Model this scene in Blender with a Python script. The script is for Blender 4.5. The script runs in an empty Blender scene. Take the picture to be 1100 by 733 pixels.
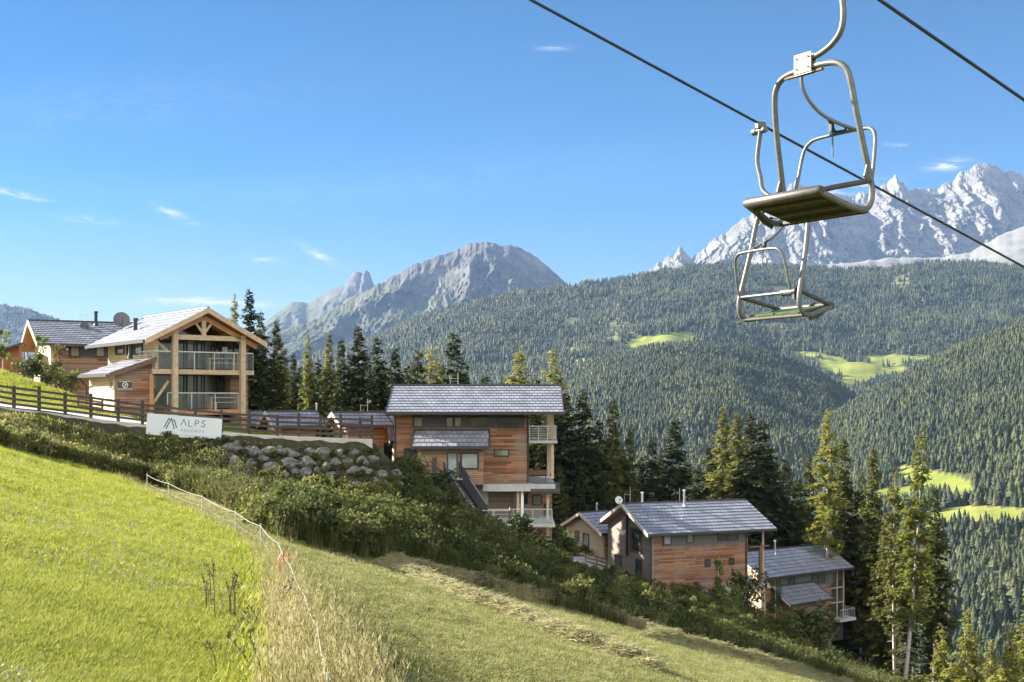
import bpy, math, random
import numpy as np
from mathutils import Vector, noise
random.seed(7); np.random.seed(7)
scene = bpy.context.scene
R = math.radians

# ------------------------------------------------------------------ camera, sky, sun, exposure
F, CX, HY = 1250.0, 550.0, 430.0          # focal length, centre column and eye level of the photograph
cam = bpy.data.cameras.new('camera'); co = bpy.data.objects.new('camera', cam); scene.collection.objects.link(co)
co.location = (0, 0, 0); co.rotation_euler = (R(90), 0, 0)
cam.sensor_width = 36; cam.sensor_fit = 'HORIZONTAL'; cam.lens = 36 * F / 1100
cam.shift_y = (HY - 366.5) / 1100; cam.clip_start = 0.1; cam.clip_end = 60000
scene.camera = co

SUN_EL, SUN_AZ = R(25.0), R(-68)           # azimuth measured from +Y towards +X
sdir = Vector((math.sin(SUN_AZ) * math.cos(SUN_EL), math.cos(SUN_AZ) * math.cos(SUN_EL), math.sin(SUN_EL)))
sl = bpy.data.lights.new('sun', 'SUN'); sl.energy = 5.0; sl.angle = R(0.5); sl.color = (1, 0.95, 0.85)
so = bpy.data.objects.new('sun', sl); scene.collection.objects.link(so)
so.rotation_euler = sdir.to_track_quat('Z', 'Y').to_euler(); so.location = (-40, 10, 40)

scene.view_settings.view_transform = 'Standard'; scene.view_settings.look = 'None'
scene.view_settings.exposure = 2.22; scene.view_settings.gamma = 1; scene.view_settings.use_curve_mapping = False
scene.cycles.max_bounces = 6; scene.cycles.diffuse_bounces = 3; scene.cycles.glossy_bounces = 3
scene.cycles.transmission_bounces = 3; scene.cycles.transparent_max_bounces = 8; scene.cycles.volume_bounces = 0
scene.cycles.use_denoising = True
HAZE = 2.75e-5

def newnode(nt, t, **kw):
    n = nt.nodes.new(t)
    for k, v in kw.items():
        if k.startswith('i_'): n.inputs[k[2:].replace('_', ' ')].default_value = v
        else: setattr(n, k, v)
    return n
def mth(nt, op, a, b=None, c=None, clamp=False):
    n = nt.nodes.new('ShaderNodeMath'); n.operation = op; n.use_clamp = clamp
    for i, v in enumerate((a, b, c)):
        if v is None: continue
        if isinstance(v, (int, float)): n.inputs[i].default_value = v
        else: nt.links.new(v, n.inputs[i])
    return n.outputs[0]
def ramp(nt, fac, stops, interp='LINEAR'):
    n = nt.nodes.new('ShaderNodeValToRGB'); n.color_ramp.interpolation = interp
    e = n.color_ramp.elements
    while len(e) < len(stops): e.new(0.5)
    for el, (p, c) in zip(e, stops):
        el.position = p; el.color = (*c, 1) if len(c) == 3 else c
    nt.links.new(fac, n.inputs[0]); return n.outputs[0]
def mix(nt, fac, a, b, mode='MIX'):
    n = nt.nodes.new('ShaderNodeMix'); n.data_type = 'RGBA'; n.blend_type = mode
    for i, v in ((0, fac), (6, a), (7, b)):
        if isinstance(v, (int, float)): n.inputs[i].default_value = v
        elif isinstance(v, tuple): n.inputs[i].default_value = (*v, 1) if len(v) == 3 else v
        else: nt.links.new(v, n.inputs[i])
    return n.outputs[2]
def texnoise(nt, vec, scale, detail=4, rough=0.55, out=0, dist=0):
    n = nt.nodes.new('ShaderNodeTexNoise'); n.inputs['Scale'].default_value = scale
    n.inputs['Detail'].default_value = detail; n.inputs['Roughness'].default_value = rough
    n.inputs['Distortion'].default_value = dist
    if vec is not None: nt.links.new(vec, n.inputs['Vector'])
    return n.outputs[out]
def mapping(nt, vec, scale=(1, 1, 1), loc=(0, 0, 0)):
    n = nt.nodes.new('ShaderNodeMapping'); n.inputs['Scale'].default_value = scale; n.inputs['Location'].default_value = loc
    nt.links.new(vec, n.inputs['Vector']); return n.outputs[0]

world = bpy.data.worlds.new('World'); scene.world = world; world.use_nodes = True
wt = world.node_tree; wt.nodes.clear()
sky = newnode(wt, 'ShaderNodeTexSky', sky_type='NISHITA', sun_disc=False, sun_elevation=SUN_EL, sun_rotation=SUN_AZ,
              altitude=1200, air_density=1.0, dust_density=0.6, ozone_density=2.2)
tc = wt.nodes.new('ShaderNodeTexCoord'); sep = wt.nodes.new('ShaderNodeSeparateXYZ'); wt.links.new(tc.outputs['Generated'], sep.inputs[0])
dy = mth(wt, 'MAXIMUM', sep.outputs[1], 0.02)
U = mth(wt, 'DIVIDE', sep.outputs[0], dy); V = mth(wt, 'DIVIDE', sep.outputs[2], dy)
cv = wt.nodes.new('ShaderNodeCombineXYZ'); wt.links.new(U, cv.inputs[0]); wt.links.new(mth(wt, 'MULTIPLY', V, 2.6), cv.inputs[1])
cn = texnoise(wt, mapping(wt, cv.outputs[0], (1, 1.8, 1)), 34, 8, 0.68, dist=1.2)
mask = None
# thin fair-weather clouds low in the sky: direction (as tangent), half size, tilt, strength
CLOUDS = [(204, 324, 34, 3.8, 0, 2.2), (258, 327, 28, 3.2, 0, 1.3), (340, 273, 13, 4.5, -0.5, 1.1), (187, 230, 14, 4, -0.4, 1.0), (96, 236, 20, 3.5, -0.1, .8),
          (597, 52, 11, 2.5, 0, 1.0), (1020, 177, 15, 5, 0.1, 1.5), (905, 206, 32, 6, 0.2, 1.1), (12, 208, 24, 3.5, -0.2, 1.0), (283, 279, 9, 3, 0, .9), (962, 156, 7, 1.8, 0, .9),
          (60, 120, 200, 30, 0.1, 0.12), (420, 200, 240, 25, 0.1, 0.10)]
for px, py, su, sv, tilt, st in CLOUDS:
    a = mth(wt, 'SUBTRACT', U, (px - CX) / F); b = mth(wt, 'SUBTRACT', V, (HY - py) / F)
    b = mth(wt, 'SUBTRACT', b, mth(wt, 'MULTIPLY', a, tilt))
    q = mth(wt, 'ADD', mth(wt, 'POWER', mth(wt, 'ABSOLUTE', mth(wt, 'DIVIDE', a, su * 1.35 / F)), 2), mth(wt, 'POWER', mth(wt, 'ABSOLUTE', mth(wt, 'DIVIDE', b, sv / F)), 2))
    g = mth(wt, 'MULTIPLY', mth(wt, 'POWER', 2.718, mth(wt, 'MULTIPLY', q, -1)), st)
    mask = g if mask is None else mth(wt, 'ADD', mask, g)
cf = mth(wt, 'MULTIPLY', mask, mth(wt, 'MULTIPLY_ADD', cn, 4.2, -1.65, clamp=True), clamp=True)
skc = newnode(wt, 'ShaderNodeHueSaturation'); skc.inputs['Saturation'].default_value = 1.72
wt.links.new(sky.outputs[0], skc.inputs['Color'])
skd = mix(wt, 1.0, skc.outputs[0], (0.84, 0.95, 1.0), 'MULTIPLY')
hf = mth(wt, 'MULTIPLY', mth(wt, 'MULTIPLY_ADD', V, -6.0, 1.0, clamp=True), mth(wt, 'MULTIPLY_ADD', U, -0.7, 0.45, clamp=True))
skd = mix(wt, hf, skd, (6.8, 7.3, 7.9))
skm = mix(wt, cf, skd, (8.2, 8.3, 8.6))
# unseen bright cloud, added behind the camera to lift the shaded fronts
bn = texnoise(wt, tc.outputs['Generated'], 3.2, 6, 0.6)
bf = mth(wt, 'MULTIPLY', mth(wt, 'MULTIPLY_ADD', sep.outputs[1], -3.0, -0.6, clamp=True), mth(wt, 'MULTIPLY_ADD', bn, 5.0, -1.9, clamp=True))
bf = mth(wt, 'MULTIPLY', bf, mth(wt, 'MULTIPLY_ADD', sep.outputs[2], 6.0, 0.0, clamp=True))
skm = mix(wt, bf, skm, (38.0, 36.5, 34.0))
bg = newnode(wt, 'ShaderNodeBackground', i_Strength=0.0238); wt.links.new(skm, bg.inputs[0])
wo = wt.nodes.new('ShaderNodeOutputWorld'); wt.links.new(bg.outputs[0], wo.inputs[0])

# ------------------------------------------------------------------ helpers
COL = scene.collection
def at(px, py, y): return Vector(((px - CX) / F * y, y, (HY - py) / F * y))
def tag(o, label=None, cat=None, group=None, kind=None):
    if label: o['label'] = label
    if cat: o['category'] = cat
    if group: o['group'] = group
    if kind: o['kind'] = kind
    return o
def empty(name, loc=(0, 0, 0), rz=0, label=None, cat=None, group=None):
    o = bpy.data.objects.new(name, None); COL.objects.link(o); o.location = loc; o.rotation_euler = (0, 0, rz)
    o.empty_display_size = 0.3
    return tag(o, label, cat, group)
def link_mesh(name, me, parent=None):
    o = bpy.data.objects.new(name, me); COL.objects.link(o)
    if parent is not None: o.parent = parent
    return o
class MB:
    """collects faces and links them as one mesh"""
    def __init__(s): s.v = []; s.f = []; s.uv = []; s.sm = []
    def add(s, vs, fs, uvs=None, smooth=False):
        n = len(s.v); s.v += [tuple(p) for p in vs]
        for k, f in enumerate(fs):
            s.f.append(tuple(i + n for i in f)); s.sm.append(smooth)
            s.uv.append(uvs[k] if uvs else [(0, 0)] * len(f))
    def box(s, x0, x1, y0, y1, z0, z1):
        if x0 > x1: x0, x1 = x1, x0
        if y0 > y1: y0, y1 = y1, y0
        if z0 > z1: z0, z1 = z1, z0
        s.add([(x0,y0,z0),(x1,y0,z0),(x1,y1,z0),(x0,y1,z0),(x0,y0,z1),(x1,y0,z1),(x1,y1,z1),(x0,y1,z1)],
              [(0,3,2,1),(4,5,6,7),(0,1,5,4),(1,2,6,5),(2,3,7,6),(3,0,4,7)])
    def beam(s, a, b, w, h=None):
        """square bar from a to b"""
        h = h or w; a = Vector(a); b = Vector(b); d = (b - a).normalized()
        up = Vector((0, 0, 1)) if abs(d.z) < 0.95 else Vector((0, 1, 0))
        u = d.cross(up).normalized() * w / 2; v = u.cross(d).normalized() * h / 2
        vs = [p + su * u + sv * v for p in (a, b) for su, sv in ((-1,-1),(1,-1),(1,1),(-1,1))]
        s.add(vs, [(3,2,1,0),(4,5,6,7),(0,1,5,4),(1,2,6,5),(2,3,7,6),(3,0,4,7)])
    def prism(s, poly, axis, a0, a1):
        """extrude a polygon (list of 2D) along an axis: 'x' -> poly in (y,z); 'y' -> poly in (x,z); 'z' -> (x,y)"""
        n = len(poly)
        def P(p, a): return {'x': (a, p[0], p[1]), 'y': (p[0], a, p[1]), 'z': (p[0], p[1], a)}[axis]
        vs = [P(p, a0) for p in poly] + [P(p, a1) for p in poly]
        fs = [tuple(range(n - 1, -1, -1)), tuple(range(n, 2 * n))] + [(i, (i + 1) % n, n + (i + 1) % n, n + i) for i in range(n)]
        s.add(vs, fs)
    def tube(s, pts, r, n=10, cap=True):
        pts = [Vector(p) for p in pts]; m = len(pts)
        rr = r if isinstance(r, (list, tuple)) else [r] * m
        T = [(pts[min(i + 1, m - 1)] - pts[max(i - 1, 0)]).normalized() for i in range(m)]
        up = Vector((0, 0, 1)) if abs(T[0].z) < 0.9 else Vector((1, 0, 0))
        u = T[0].cross(up).normalized(); vs = []
        for i in range(m):
            u = (u - T[i] * u.dot(T[i])).normalized(); w = T[i].cross(u)
            for k in range(n):
                a = 2 * math.pi * k / n; vs.append(pts[i] + (u * math.cos(a) + w * math.sin(a)) * rr[i])
        fs = [(i * n + k, i * n + (k + 1) % n, (i + 1) * n + (k + 1) % n, (i + 1) * n + k) for i in range(m - 1) for k in range(n)]
        s.add(vs, fs, smooth=True)
        if cap: s.add(vs[:n], [tuple(range(n - 1, -1, -1))]); s.add(vs[-n:], [tuple(range(n))])
    def build(s, name, mat, parent=None, recalc=False):
        me = bpy.data.meshes.new(name); me.from_pydata(s.v, [], s.f)
        me.polygons.foreach_set('use_smooth', s.sm)
        if any(any(p != (0, 0) for p in q) for q in s.uv):
            l = me.uv_layers.new(name='UVMap'); flat = [c for q in s.uv for p in q for c in p]; l.data.foreach_set('uv', flat)
        me.materials.append(mat); me.update()
        return link_mesh(name, me, parent)
def np_mesh(name, verts, faces, mat, smooth=False, parent=None):
    """fast mesh: verts (n,3), faces (m,k) with one k"""
    me = bpy.data.meshes.new(name); verts = np.asarray(verts, np.float32); faces = np.asarray(faces, np.int32)
    me.vertices.add(len(verts)); me.vertices.foreach_set('co', verts.ravel())
    k = faces.shape[1]; me.loops.add(faces.size); me.loops.foreach_set('vertex_index', faces.ravel())
    me.polygons.add(len(faces)); me.polygons.foreach_set('loop_start', np.arange(0, faces.size, k, dtype=np.int32))
    try: me.polygons.foreach_set('loop_total', np.full(len(faces), k, np.int32))
    except Exception: pass
    if smooth: me.polygons.foreach_set('use_smooth', np.ones(len(faces), bool))
    if mat is not None: me.materials.append(mat)
    me.update(calc_edges=True); me.validate()
    return link_mesh(name, me, parent) if name else me
def smooth_path(pts, k=6):
    """Catmull-Rom through the points"""
    P = [Vector(p) for p in pts]; P = [2 * P[0] - P[1]] + P + [2 * P[-1] - P[-2]]; out = []
    for i in range(1, len(P) - 2):
        for j in range(k):
            t = j / k; a, b, c, d = P[i - 1], P[i], P[i + 1], P[i + 2]
            out.append(0.5 * ((2 * b) + (c - a) * t + (2 * a - 5 * b + 4 * c - d) * t * t + (3 * b - a - 3 * c + d) * t ** 3))
    out.append(P[-2]); return out

# ------------------------------------------------------------------ materials
M = {}
def mat(name):
    m = bpy.data.materials.new(name); m.use_nodes = True; nt = m.node_tree
    b = nt.nodes['Principled BSDF']; M[name] = m
    return m, nt, b
def coords(nt, which='Object'):
    n = nt.nodes.new('ShaderNodeTexCoord'); return n.outputs[which]
def setb(nt, b, col=None, rough=None, metal=None, spec=None, bump=None, bstr=0.3, bdist=0.02):
    if col is not None:
        if isinstance(col, tuple): b.inputs['Base Color'].default_value = (*col, 1)
        else: nt.links.new(col, b.inputs['Base Color'])
    if rough is not None:
        if isinstance(rough, (int, float)): b.inputs['Roughness'].default_value = rough
        else: nt.links.new(rough, b.inputs['Roughness'])
    if metal is not None: b.inputs['Metallic'].default_value = metal
    if spec is not None: b.inputs['Specular IOR Level'].default_value = spec
    if bump is not None:
        n = nt.nodes.new('ShaderNodeBump'); n.inputs['Strength'].default_value = bstr; n.inputs['Distance'].default_value = bdist
        nt.links.new(bump, n.inputs['Height']); nt.links.new(n.outputs[0], b.inputs['Normal'])
def simple(name, col, rough=0.5, metal=0.0, var=0.15, scale=6.0, bstr=0.15, spec=None):
    m, nt, b = mat(name); v = coords(nt); f = texnoise(nt, v, scale, 5)
    lo = tuple(c * (1 - var) for c in col); hi = tuple(min(1, c * (1 + var)) for c in col)
    setb(nt, b, ramp(nt, f, [(0.3, lo), (0.7, hi)]), rough, metal, spec, bump=f, bstr=bstr, bdist=0.01)
    return m
def boards(name, tones, grey, width=0.14, axis=2, greyamt=0.35, along=0.45):
    """horizontal (axis 2) wood boards: a tint per board piece, joints, weathering streaks"""
    m, nt, b = mat(name); v = coords(nt); sp = nt.nodes.new('ShaderNodeSeparateXYZ'); nt.links.new(v, sp.inputs[0])
    hcoord = sp.outputs[axis]
    row = mth(nt, 'FLOOR', mth(nt, 'DIVIDE', hcoord, width)); fr = mth(nt, 'FRACT', mth(nt, 'DIVIDE', hcoord, width))
    run = mth(nt, 'ADD', sp.outputs[0], sp.outputs[1]) if axis == 2 else sp.outputs[2]
    wn = nt.nodes.new('ShaderNodeTexWhiteNoise'); wn.noise_dimensions = '1D'; nt.links.new(row, wn.inputs['W'])
    piece = mth(nt, 'FLOOR', mth(nt, 'MULTIPLY_ADD', run, along * 0.6, mth(nt, 'MULTIPLY', wn.outputs[0], 7.3)))
    w2 = nt.nodes.new('ShaderNodeTexWhiteNoise'); w2.noise_dimensions = '2D'
    c2 = nt.nodes.new('ShaderNodeCombineXYZ'); nt.links.new(row, c2.inputs[0]); nt.links.new(piece, c2.inputs[1]); nt.links.new(c2.outputs[0], w2.inputs['Vector'])
    base = ramp(nt, w2.outputs[0], [(i / (len(tones) - 1), t) for i, t in enumerate(tones)])
    sc = (0.7, 0.7, 9) if axis == 2 else (9, 9, 0.7)
    g = texnoise(nt, mapping(nt, v, sc), 3.0, 6, 0.65)
    base = mix(nt, 1.0, base, ramp(nt, g, [(0.25, (0.70, 0.68, 0.66)), (0.75, (1.42, 1.40, 1.38))]), 'MULTIPLY')
    st = texnoise(nt, mapping(nt, v, (0.35, 0.35, 0.6)), 1.3, 4, 0.6)
    base = mix(nt, mth(nt, 'MULTIPLY', ramp(nt, st, [(0.42, (0, 0, 0)), (0.66, (1, 1, 1))]), greyamt), base, grey)
    gap = mth(nt, 'LESS_THAN', fr, 0.10)
    base = mix(nt, gap, base, (0.02, 0.015, 0.012))
    hgt = mth(nt, 'ADD', mth(nt, 'MULTIPLY', mth(nt, 'SUBTRACT', 1.0, gap), 1.0), mth(nt, 'MULTIPLY', g, 0.25))
    setb(nt, b, base, 0.75, bump=hgt, bstr=0.6, bdist=0.02, spec=0.3)
    return m
boards('larch_boards', [(0.17, 0.07, 0.036), (0.28, 0.135, 0.07), (0.35, 0.185, 0.10), (0.13, 0.055, 0.03), (0.24, 0.12, 0.065)], (0.26, 0.215, 0.17), 0.15, greyamt=0.75)
boards('weathered_boards', [(0.20, 0.10, 0.055), (0.30, 0.18, 0.105), (0.36, 0.23, 0.14), (0.22, 0.13, 0.08)], (0.27, 0.235, 0.20), 0.15, greyamt=0.7)
boards('sunlit_boards', [(0.52, 0.40, 0.26), (0.60, 0.48, 0.32), (0.56, 0.44, 0.28)], (0.5, 0.44, 0.36), 0.15, greyamt=0.3)  # cladding of the sun-facing walls, with the sunlight put into a paler tone
boards('grey_boards', [(0.22, 0.18, 0.14), (0.30, 0.25, 0.20), (0.26, 0.21, 0.16)], (0.22, 0.20, 0.18), 0.15, greyamt=0.6)
boards('vertical_boards', [(0.22, 0.085, 0.045), (0.28, 0.11, 0.06), (0.24, 0.10, 0.05)], (0.2, 0.15, 0.12), 0.12, axis=0, greyamt=0.2)
simple('soffit_wood', (0.50, 0.24, 0.10), 0.7, var=0.22, scale=3)
simple('timber', (0.46, 0.34, 0.22), 0.7, var=0.2, scale=5)
simple('orange_timber', (0.42, 0.21, 0.095), 0.7, var=0.2, scale=4)
simple('bargeboard', (0.62, 0.52, 0.42), 0.6, var=0.1, scale=4)
simple('dark_wood', (0.055, 0.045, 0.038), 0.8, var=0.35, scale=8)
simple('brown_wood', (0.13, 0.075, 0.045), 0.7, var=0.3, scale=8)
simple('dark_panel', (0.042, 0.038, 0.038), 0.6, var=0.15)
simple('olive_panel', (0.10, 0.10, 0.085), 0.7, var=0.12)
simple('frame_dark', (0.02, 0.017, 0.017), 0.5, var=0.1)
simple('roof_trim', (0.035, 0.03, 0.03), 0.45, var=0.15)
simple('concrete', (0.42, 0.41, 0.385), 0.85, var=0.16, scale=2.2)
simple('white_render', (0.80, 0.77, 0.70), 0.8, var=0.05, scale=2)
simple('steel', (0.55, 0.55, 0.54), 0.35, 0.9, var=0.12, scale=10)
simple('rail_steel', (0.50, 0.50, 0.48), 0.45, 0.5, var=0.1)
simple('black_metal', (0.03, 0.03, 0.033), 0.4, 0.4, var=0.15)
simple('dark_stair', (0.05, 0.048, 0.058), 0.45, 0.3, var=0.15)
simple('dish_white', (0.62, 0.64, 0.63), 0.5, var=0.05)
simple('dish_grey', (0.10, 0.105, 0.115), 0.6, var=0.08)
simple('sign_white', (0.62, 0.67, 0.68), 0.55, var=0.03, scale=1.0, bstr=0.02)
simple('sign_ink', (0.055, 0.065, 0.085), 0.6, var=0.05)
simple('sign_grey_ink', (0.30, 0.34, 0.37), 0.6, var=0.05)
simple('plaque_dark', (0.045, 0.045, 0.05), 0.5, var=0.1)
simple('paper_white', (0.75, 0.74, 0.68), 0.7, var=0.03)
simple('chair_paint', (0.115, 0.12, 0.112), 0.45, 0.25, var=0.22, scale=14, bstr=0.08)
simple('plate_paint', (0.80, 0.79, 0.80), 0.4, 0.1, var=0.05, scale=14)
simple('roll_brown', (0.055, 0.047, 0.038), 0.5, var=0.3, scale=12)
simple('seat_green', (0.05, 0.085, 0.025), 0.6, var=0.3, scale=12)
simple('seat_olive', (0.045, 0.048, 0.022), 0.7, var=0.4, scale=10)
simple('rubber_black', (0.02, 0.02, 0.02), 0.6, var=0.2)
simple('rust', (0.19, 0.095, 0.05), 0.8, var=0.4, scale=20)
simple('cable_steel', (0.05, 0.05, 0.055), 0.5, 0.6, var=0.2)
simple('rope_white', (0.42, 0.41, 0.35), 0.7, var=0.05)
simple('ribbon_red', (0.55, 0.07, 0.03), 0.7, var=0.1)
simple('table_wood', (0.36, 0.30, 0.21), 0.75, var=0.15)
simple('bark', (0.15, 0.115, 0.09), 0.9, var=0.4, scale=5, bstr=0.6)
simple('pale_bark', (0.36, 0.31, 0.27), 0.9, var=0.35, scale=4, bstr=0.6)
simple('birch_bark', (0.5, 0.47, 0.42), 0.85, var=0.3, scale=6)
simple('gravel', (0.40, 0.37, 0.32), 0.95, var=0.22, scale=5, bstr=0.5)
simple('asphalt_pale', (0.36, 0.34, 0.32), 0.9, var=0.15, scale=3)
simple('car_paint', (0.035, 0.04, 0.06), 0.25, 0.3, var=0.1)
simple('white_wrap', (0.7, 0.7, 0.72), 0.6, var=0.1)
simple('oven_steel', (0.5, 0.5, 0.52), 0.3, 0.8, var=0.1)
def make_boulder():
    m, nt, b = mat('boulder'); v = coords(nt); f = texnoise(nt, v, 2.2, 8, 0.65)
    vo = nt.nodes.new('ShaderNodeTexVoronoi'); vo.inputs['Scale'].default_value = 3; vo.feature = 'DISTANCE_TO_EDGE'; nt.links.new(v, vo.inputs['Vector'])
    c = ramp(nt, f, [(0.3, (0.07, 0.066, 0.058)), (0.52, (0.17, 0.16, 0.145)), (0.75, (0.32, 0.305, 0.285))])
    ms = texnoise(nt, coords(nt, 'Generated'), 3.0, 5, 0.6); c = mix(nt, ramp(nt, ms, [(0.52, (0, 0, 0)), (0.64, (0.8, 0.8, 0.8))]), c, (0.07, 0.075, 0.03))
    setb(nt, b, c, 0.9, bump=f, bstr=0.8, bdist=0.1)
make_boulder()
def make_glass(name, col, rough=0.06):
    m, nt, b = mat(name); v = coords(nt); f = texnoise(nt, v, 0.9, 3)
    lo = tuple(c * 0.6 for c in col); hi = tuple(c * 1.3 for c in col)
    setb(nt, b, ramp(nt, f, [(0.35, lo), (0.65, hi)]), rough, spec=0.7)
make_glass('window_glass', (0.05, 0.055, 0.05))
make_glass('loggia_glass', (0.035, 0.033, 0.028), 0.1)
make_glass('blind_glass', (0.20, 0.21, 0.14), 0.15)
make_glass('door_glass', (0.10, 0.10, 0.07), 0.12)
make_glass('frosted_glass', (0.26, 0.31, 0.29), 0.3)
def make_railglass():
    m, nt, b = mat('rail_glass'); setb(nt, b, (0.4, 0.45, 0.42), 0.2, spec=0.1); b.inputs['Alpha'].default_value = 0.07
make_railglass()
def make_roof(name, col, rough, metal, joint=True, bw=0.42, rh=0.68):
    m, nt, b = mat(name); uv = coords(nt, 'UV')
    br = nt.nodes.new('ShaderNodeTexBrick'); nt.links.new(uv, br.inputs['Vector'])
    br.inputs['Scale'].default_value = 1; br.inputs['Brick Width'].default_value = bw; br.inputs['Row Height'].default_value = rh
    br.inputs['Mortar Size'].default_value = 0.022; br.inputs['Mortar Smooth'].default_value = 0.1; br.inputs['Bias'].default_value = 0
    br.inputs['Color1'].default_value = (*[c * 0.86 for c in col], 1); br.inputs['Color2'].default_value = (*[c * 1.12 for c in col], 1)
    br.inputs['Mortar'].default_value = (*[c * 0.25 for c in col], 1)
    n = texnoise(nt, uv, 0.8, 5)
    c = mix(nt, 1.0, br.outputs[0], ramp(nt, n, [(0.3, (0.8, 0.8, 0.8)), (0.7, (1.15, 1.15, 1.15))]), 'MULTIPLY')
    setb(nt, b, c, rough, metal, bump=mth(nt, 'SUBTRACT', 1.0, br.outputs['Fac']), bstr=0.4, bdist=0.02)
make_roof('roof_tiles', (0.31, 0.32, 0.37), 0.42, 0.2, bw=.38, rh=.56)
# ------------------------------------------------------------------ terrain
# columns of the hillside: (distance, height) pairs per viewing column; first pair = lower edge of the meadow
PROF = {
 -400: [(36,2.3),(39,2.4),(45,3.0),(46,3.2),(55,3.6),(66,4.5),(90,4),(150,-10),(400,-90)],
 0:    [(38,-1.9),(40,-1.9),(45.3,-.95),(46,-.38),(52,-.2),(62,1.9),(80,1.6),(130,-15),(400,-120)],
 80:   [(41,-2.9),(43,-2.8),(46.2,-1.45),(46.7,-.85),(53,-.6),(60,.1),(78,.1),(125,-20),(400,-125)],
 160:  [(43.7,-3.9),(45,-3.75),(47.3,-2.0),(47.7,-1.35),(54,-1.1),(58,-.85),(75,-.85),(120,-25),(400,-130)],
 240:  [(39,-4.3),(43,-4.2),(48.0,-2.4),(48.5,-1.75),(55,-1.6),(60,-2.4),(80,-4),(125,-30),(400,-135)],
 300:  [(32,-4.7),(44.5,-4.6),(48.8,-2.6),(49.2,-1.95),(55,-2.1),(62,-6),(85,-8),(130,-35),(400,-140)],
 400:  [(36.2,-6.15),(46,-5.6),(49.8,-2.9),(50.2,-2.15),(53,-2.5),(62,-6),(80,-8.5),(130,-37),(400,-140)],
 440:  [(37.5,-6.75),(48,-6.2),(53,-5.0),(57,-4.7),(61,-5.0),(66,-5.9),(80,-9),(130,-40),(400,-145)],
 500:  [(39.5,-7.7),(48,-7.6),(54,-7.5),(60,-8.1),(66,-8.9),(70,-9.4),(82,-12),(130,-42),(400,-150)],
 560:  [(42,-8.8),(50,-9.0),(56,-9.4),(62,-9.9),(68,-10.6),(76,-12),(92,-17),(140,-46),(400,-150)],
 650:  [(43,-10.1),(52,-11.3),(62,-13.2),(70,-14.7),(82,-15.4),(92,-15.6),(104,-20),(150,-50),(400,-155)],
 720:  [(44.4,-11.3),(52,-12.6),(63,-15.2),(70,-16.4),(84,-17.0),(92,-18.2),(104,-24),(150,-53),(400,-160)],
 800:  [(46,-12.7),(54,-14.3),(64,-16.8),(72,-17.9),(84,-18.7),(95,-21.5),(108,-29),(150,-56),(400,-160)],
 900:  [(48,-14.5),(56,-16.4),(66,-19.5),(76,-22.5),(88,-25),(98,-28),(112,-36),(160,-65),(400,-165)],
 1100: [(50,-18),(58,-20.5),(68,-25),(78,-29),(90,-34),(105,-40),(125,-50),(170,-80),(400,-170)],
 1600: [(50,-25.4),(58,-29),(68,-34),(78,-39),(90,-44),(105,-50),(125,-60),(170,-90),(400,-175)],
}
PX = np.array(sorted(PROF)); PY = np.array([[p[0] * 1.25 for p in PROF[k]] for k in PX]); PZ = np.array([[p[1] for p in PROF[k]] for k in PX])
def plane_z(x, y): return -2.0 - 0.294 * x - 0.127 * y
def column(px):
    px = min(max(px, PX[0]), PX[-1])
    return np.array([np.interp(px, PX, PY[:, k]) for k in range(PY.shape[1])]), np.array([np.interp(px, PX, PZ[:, k]) for k in range(PY.shape[1])])
def bump_noise(x, y):
    return noise.fractal(Vector((x * 0.25, y * 0.25, 3.1)), 1.0, 2.0, 3)
def ground(x, y):
    """height, and how far past the meadow edge (m)"""
    if y < 6: return plane_z(x, y) + 0.05 * bump_noise(x, y), -99
    px = CX + F * x / y; ys, zs = column(px)
    if y <= ys[0]:
        z = plane_z(x, y); t = min(1, (ys[0] - y) / 4)
        z = z * t + zs[0] * (1 - t)
        return z + 0.07 * bump_noise(x, y), y - ys[0]
    return float(np.interp(y, ys, zs)) + 0.10 * bump_noise(x, y) * min(1, (y - ys[0]) / 2), y - ys[0]
def gz(x, y): return ground(x, y)[0]
def gpx(px, y): return Vector(((px - CX) / F * y, y, gz((px - CX) / F * y, y)))

# the rope fence splits the tall meadow (left) from the mown one (right)
FENCE_PX = [(120, 514, 0), (158, 531, 0), (200, 551, 0), (232, 568, 0), (262, 584, 0), (288, 608, 0), (303, 635, 0), (313, 663, 0), (327, 704, 0), (338, 748, 0), (346, 800, 0), (352, 880, 0)]
def on_meadow(px, py):
    k = (HY - py) / F; a = (px - CX) / F; y = -2.0 / (k + 0.294 * a + 0.127); return Vector((a * y, y, 0))
FPTS = [on_meadow(px, py) for px, py, _ in FENCE_PX] + [Vector((-1.0, 3, 0)), Vector((-0.5, -30, 0))]
fy = np.array([p.y for p in FPTS][::-1]); fx = np.array([p.x for p in FPTS][::-1])
def fence_x(y): return float(np.interp(y, fy, fx))

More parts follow.
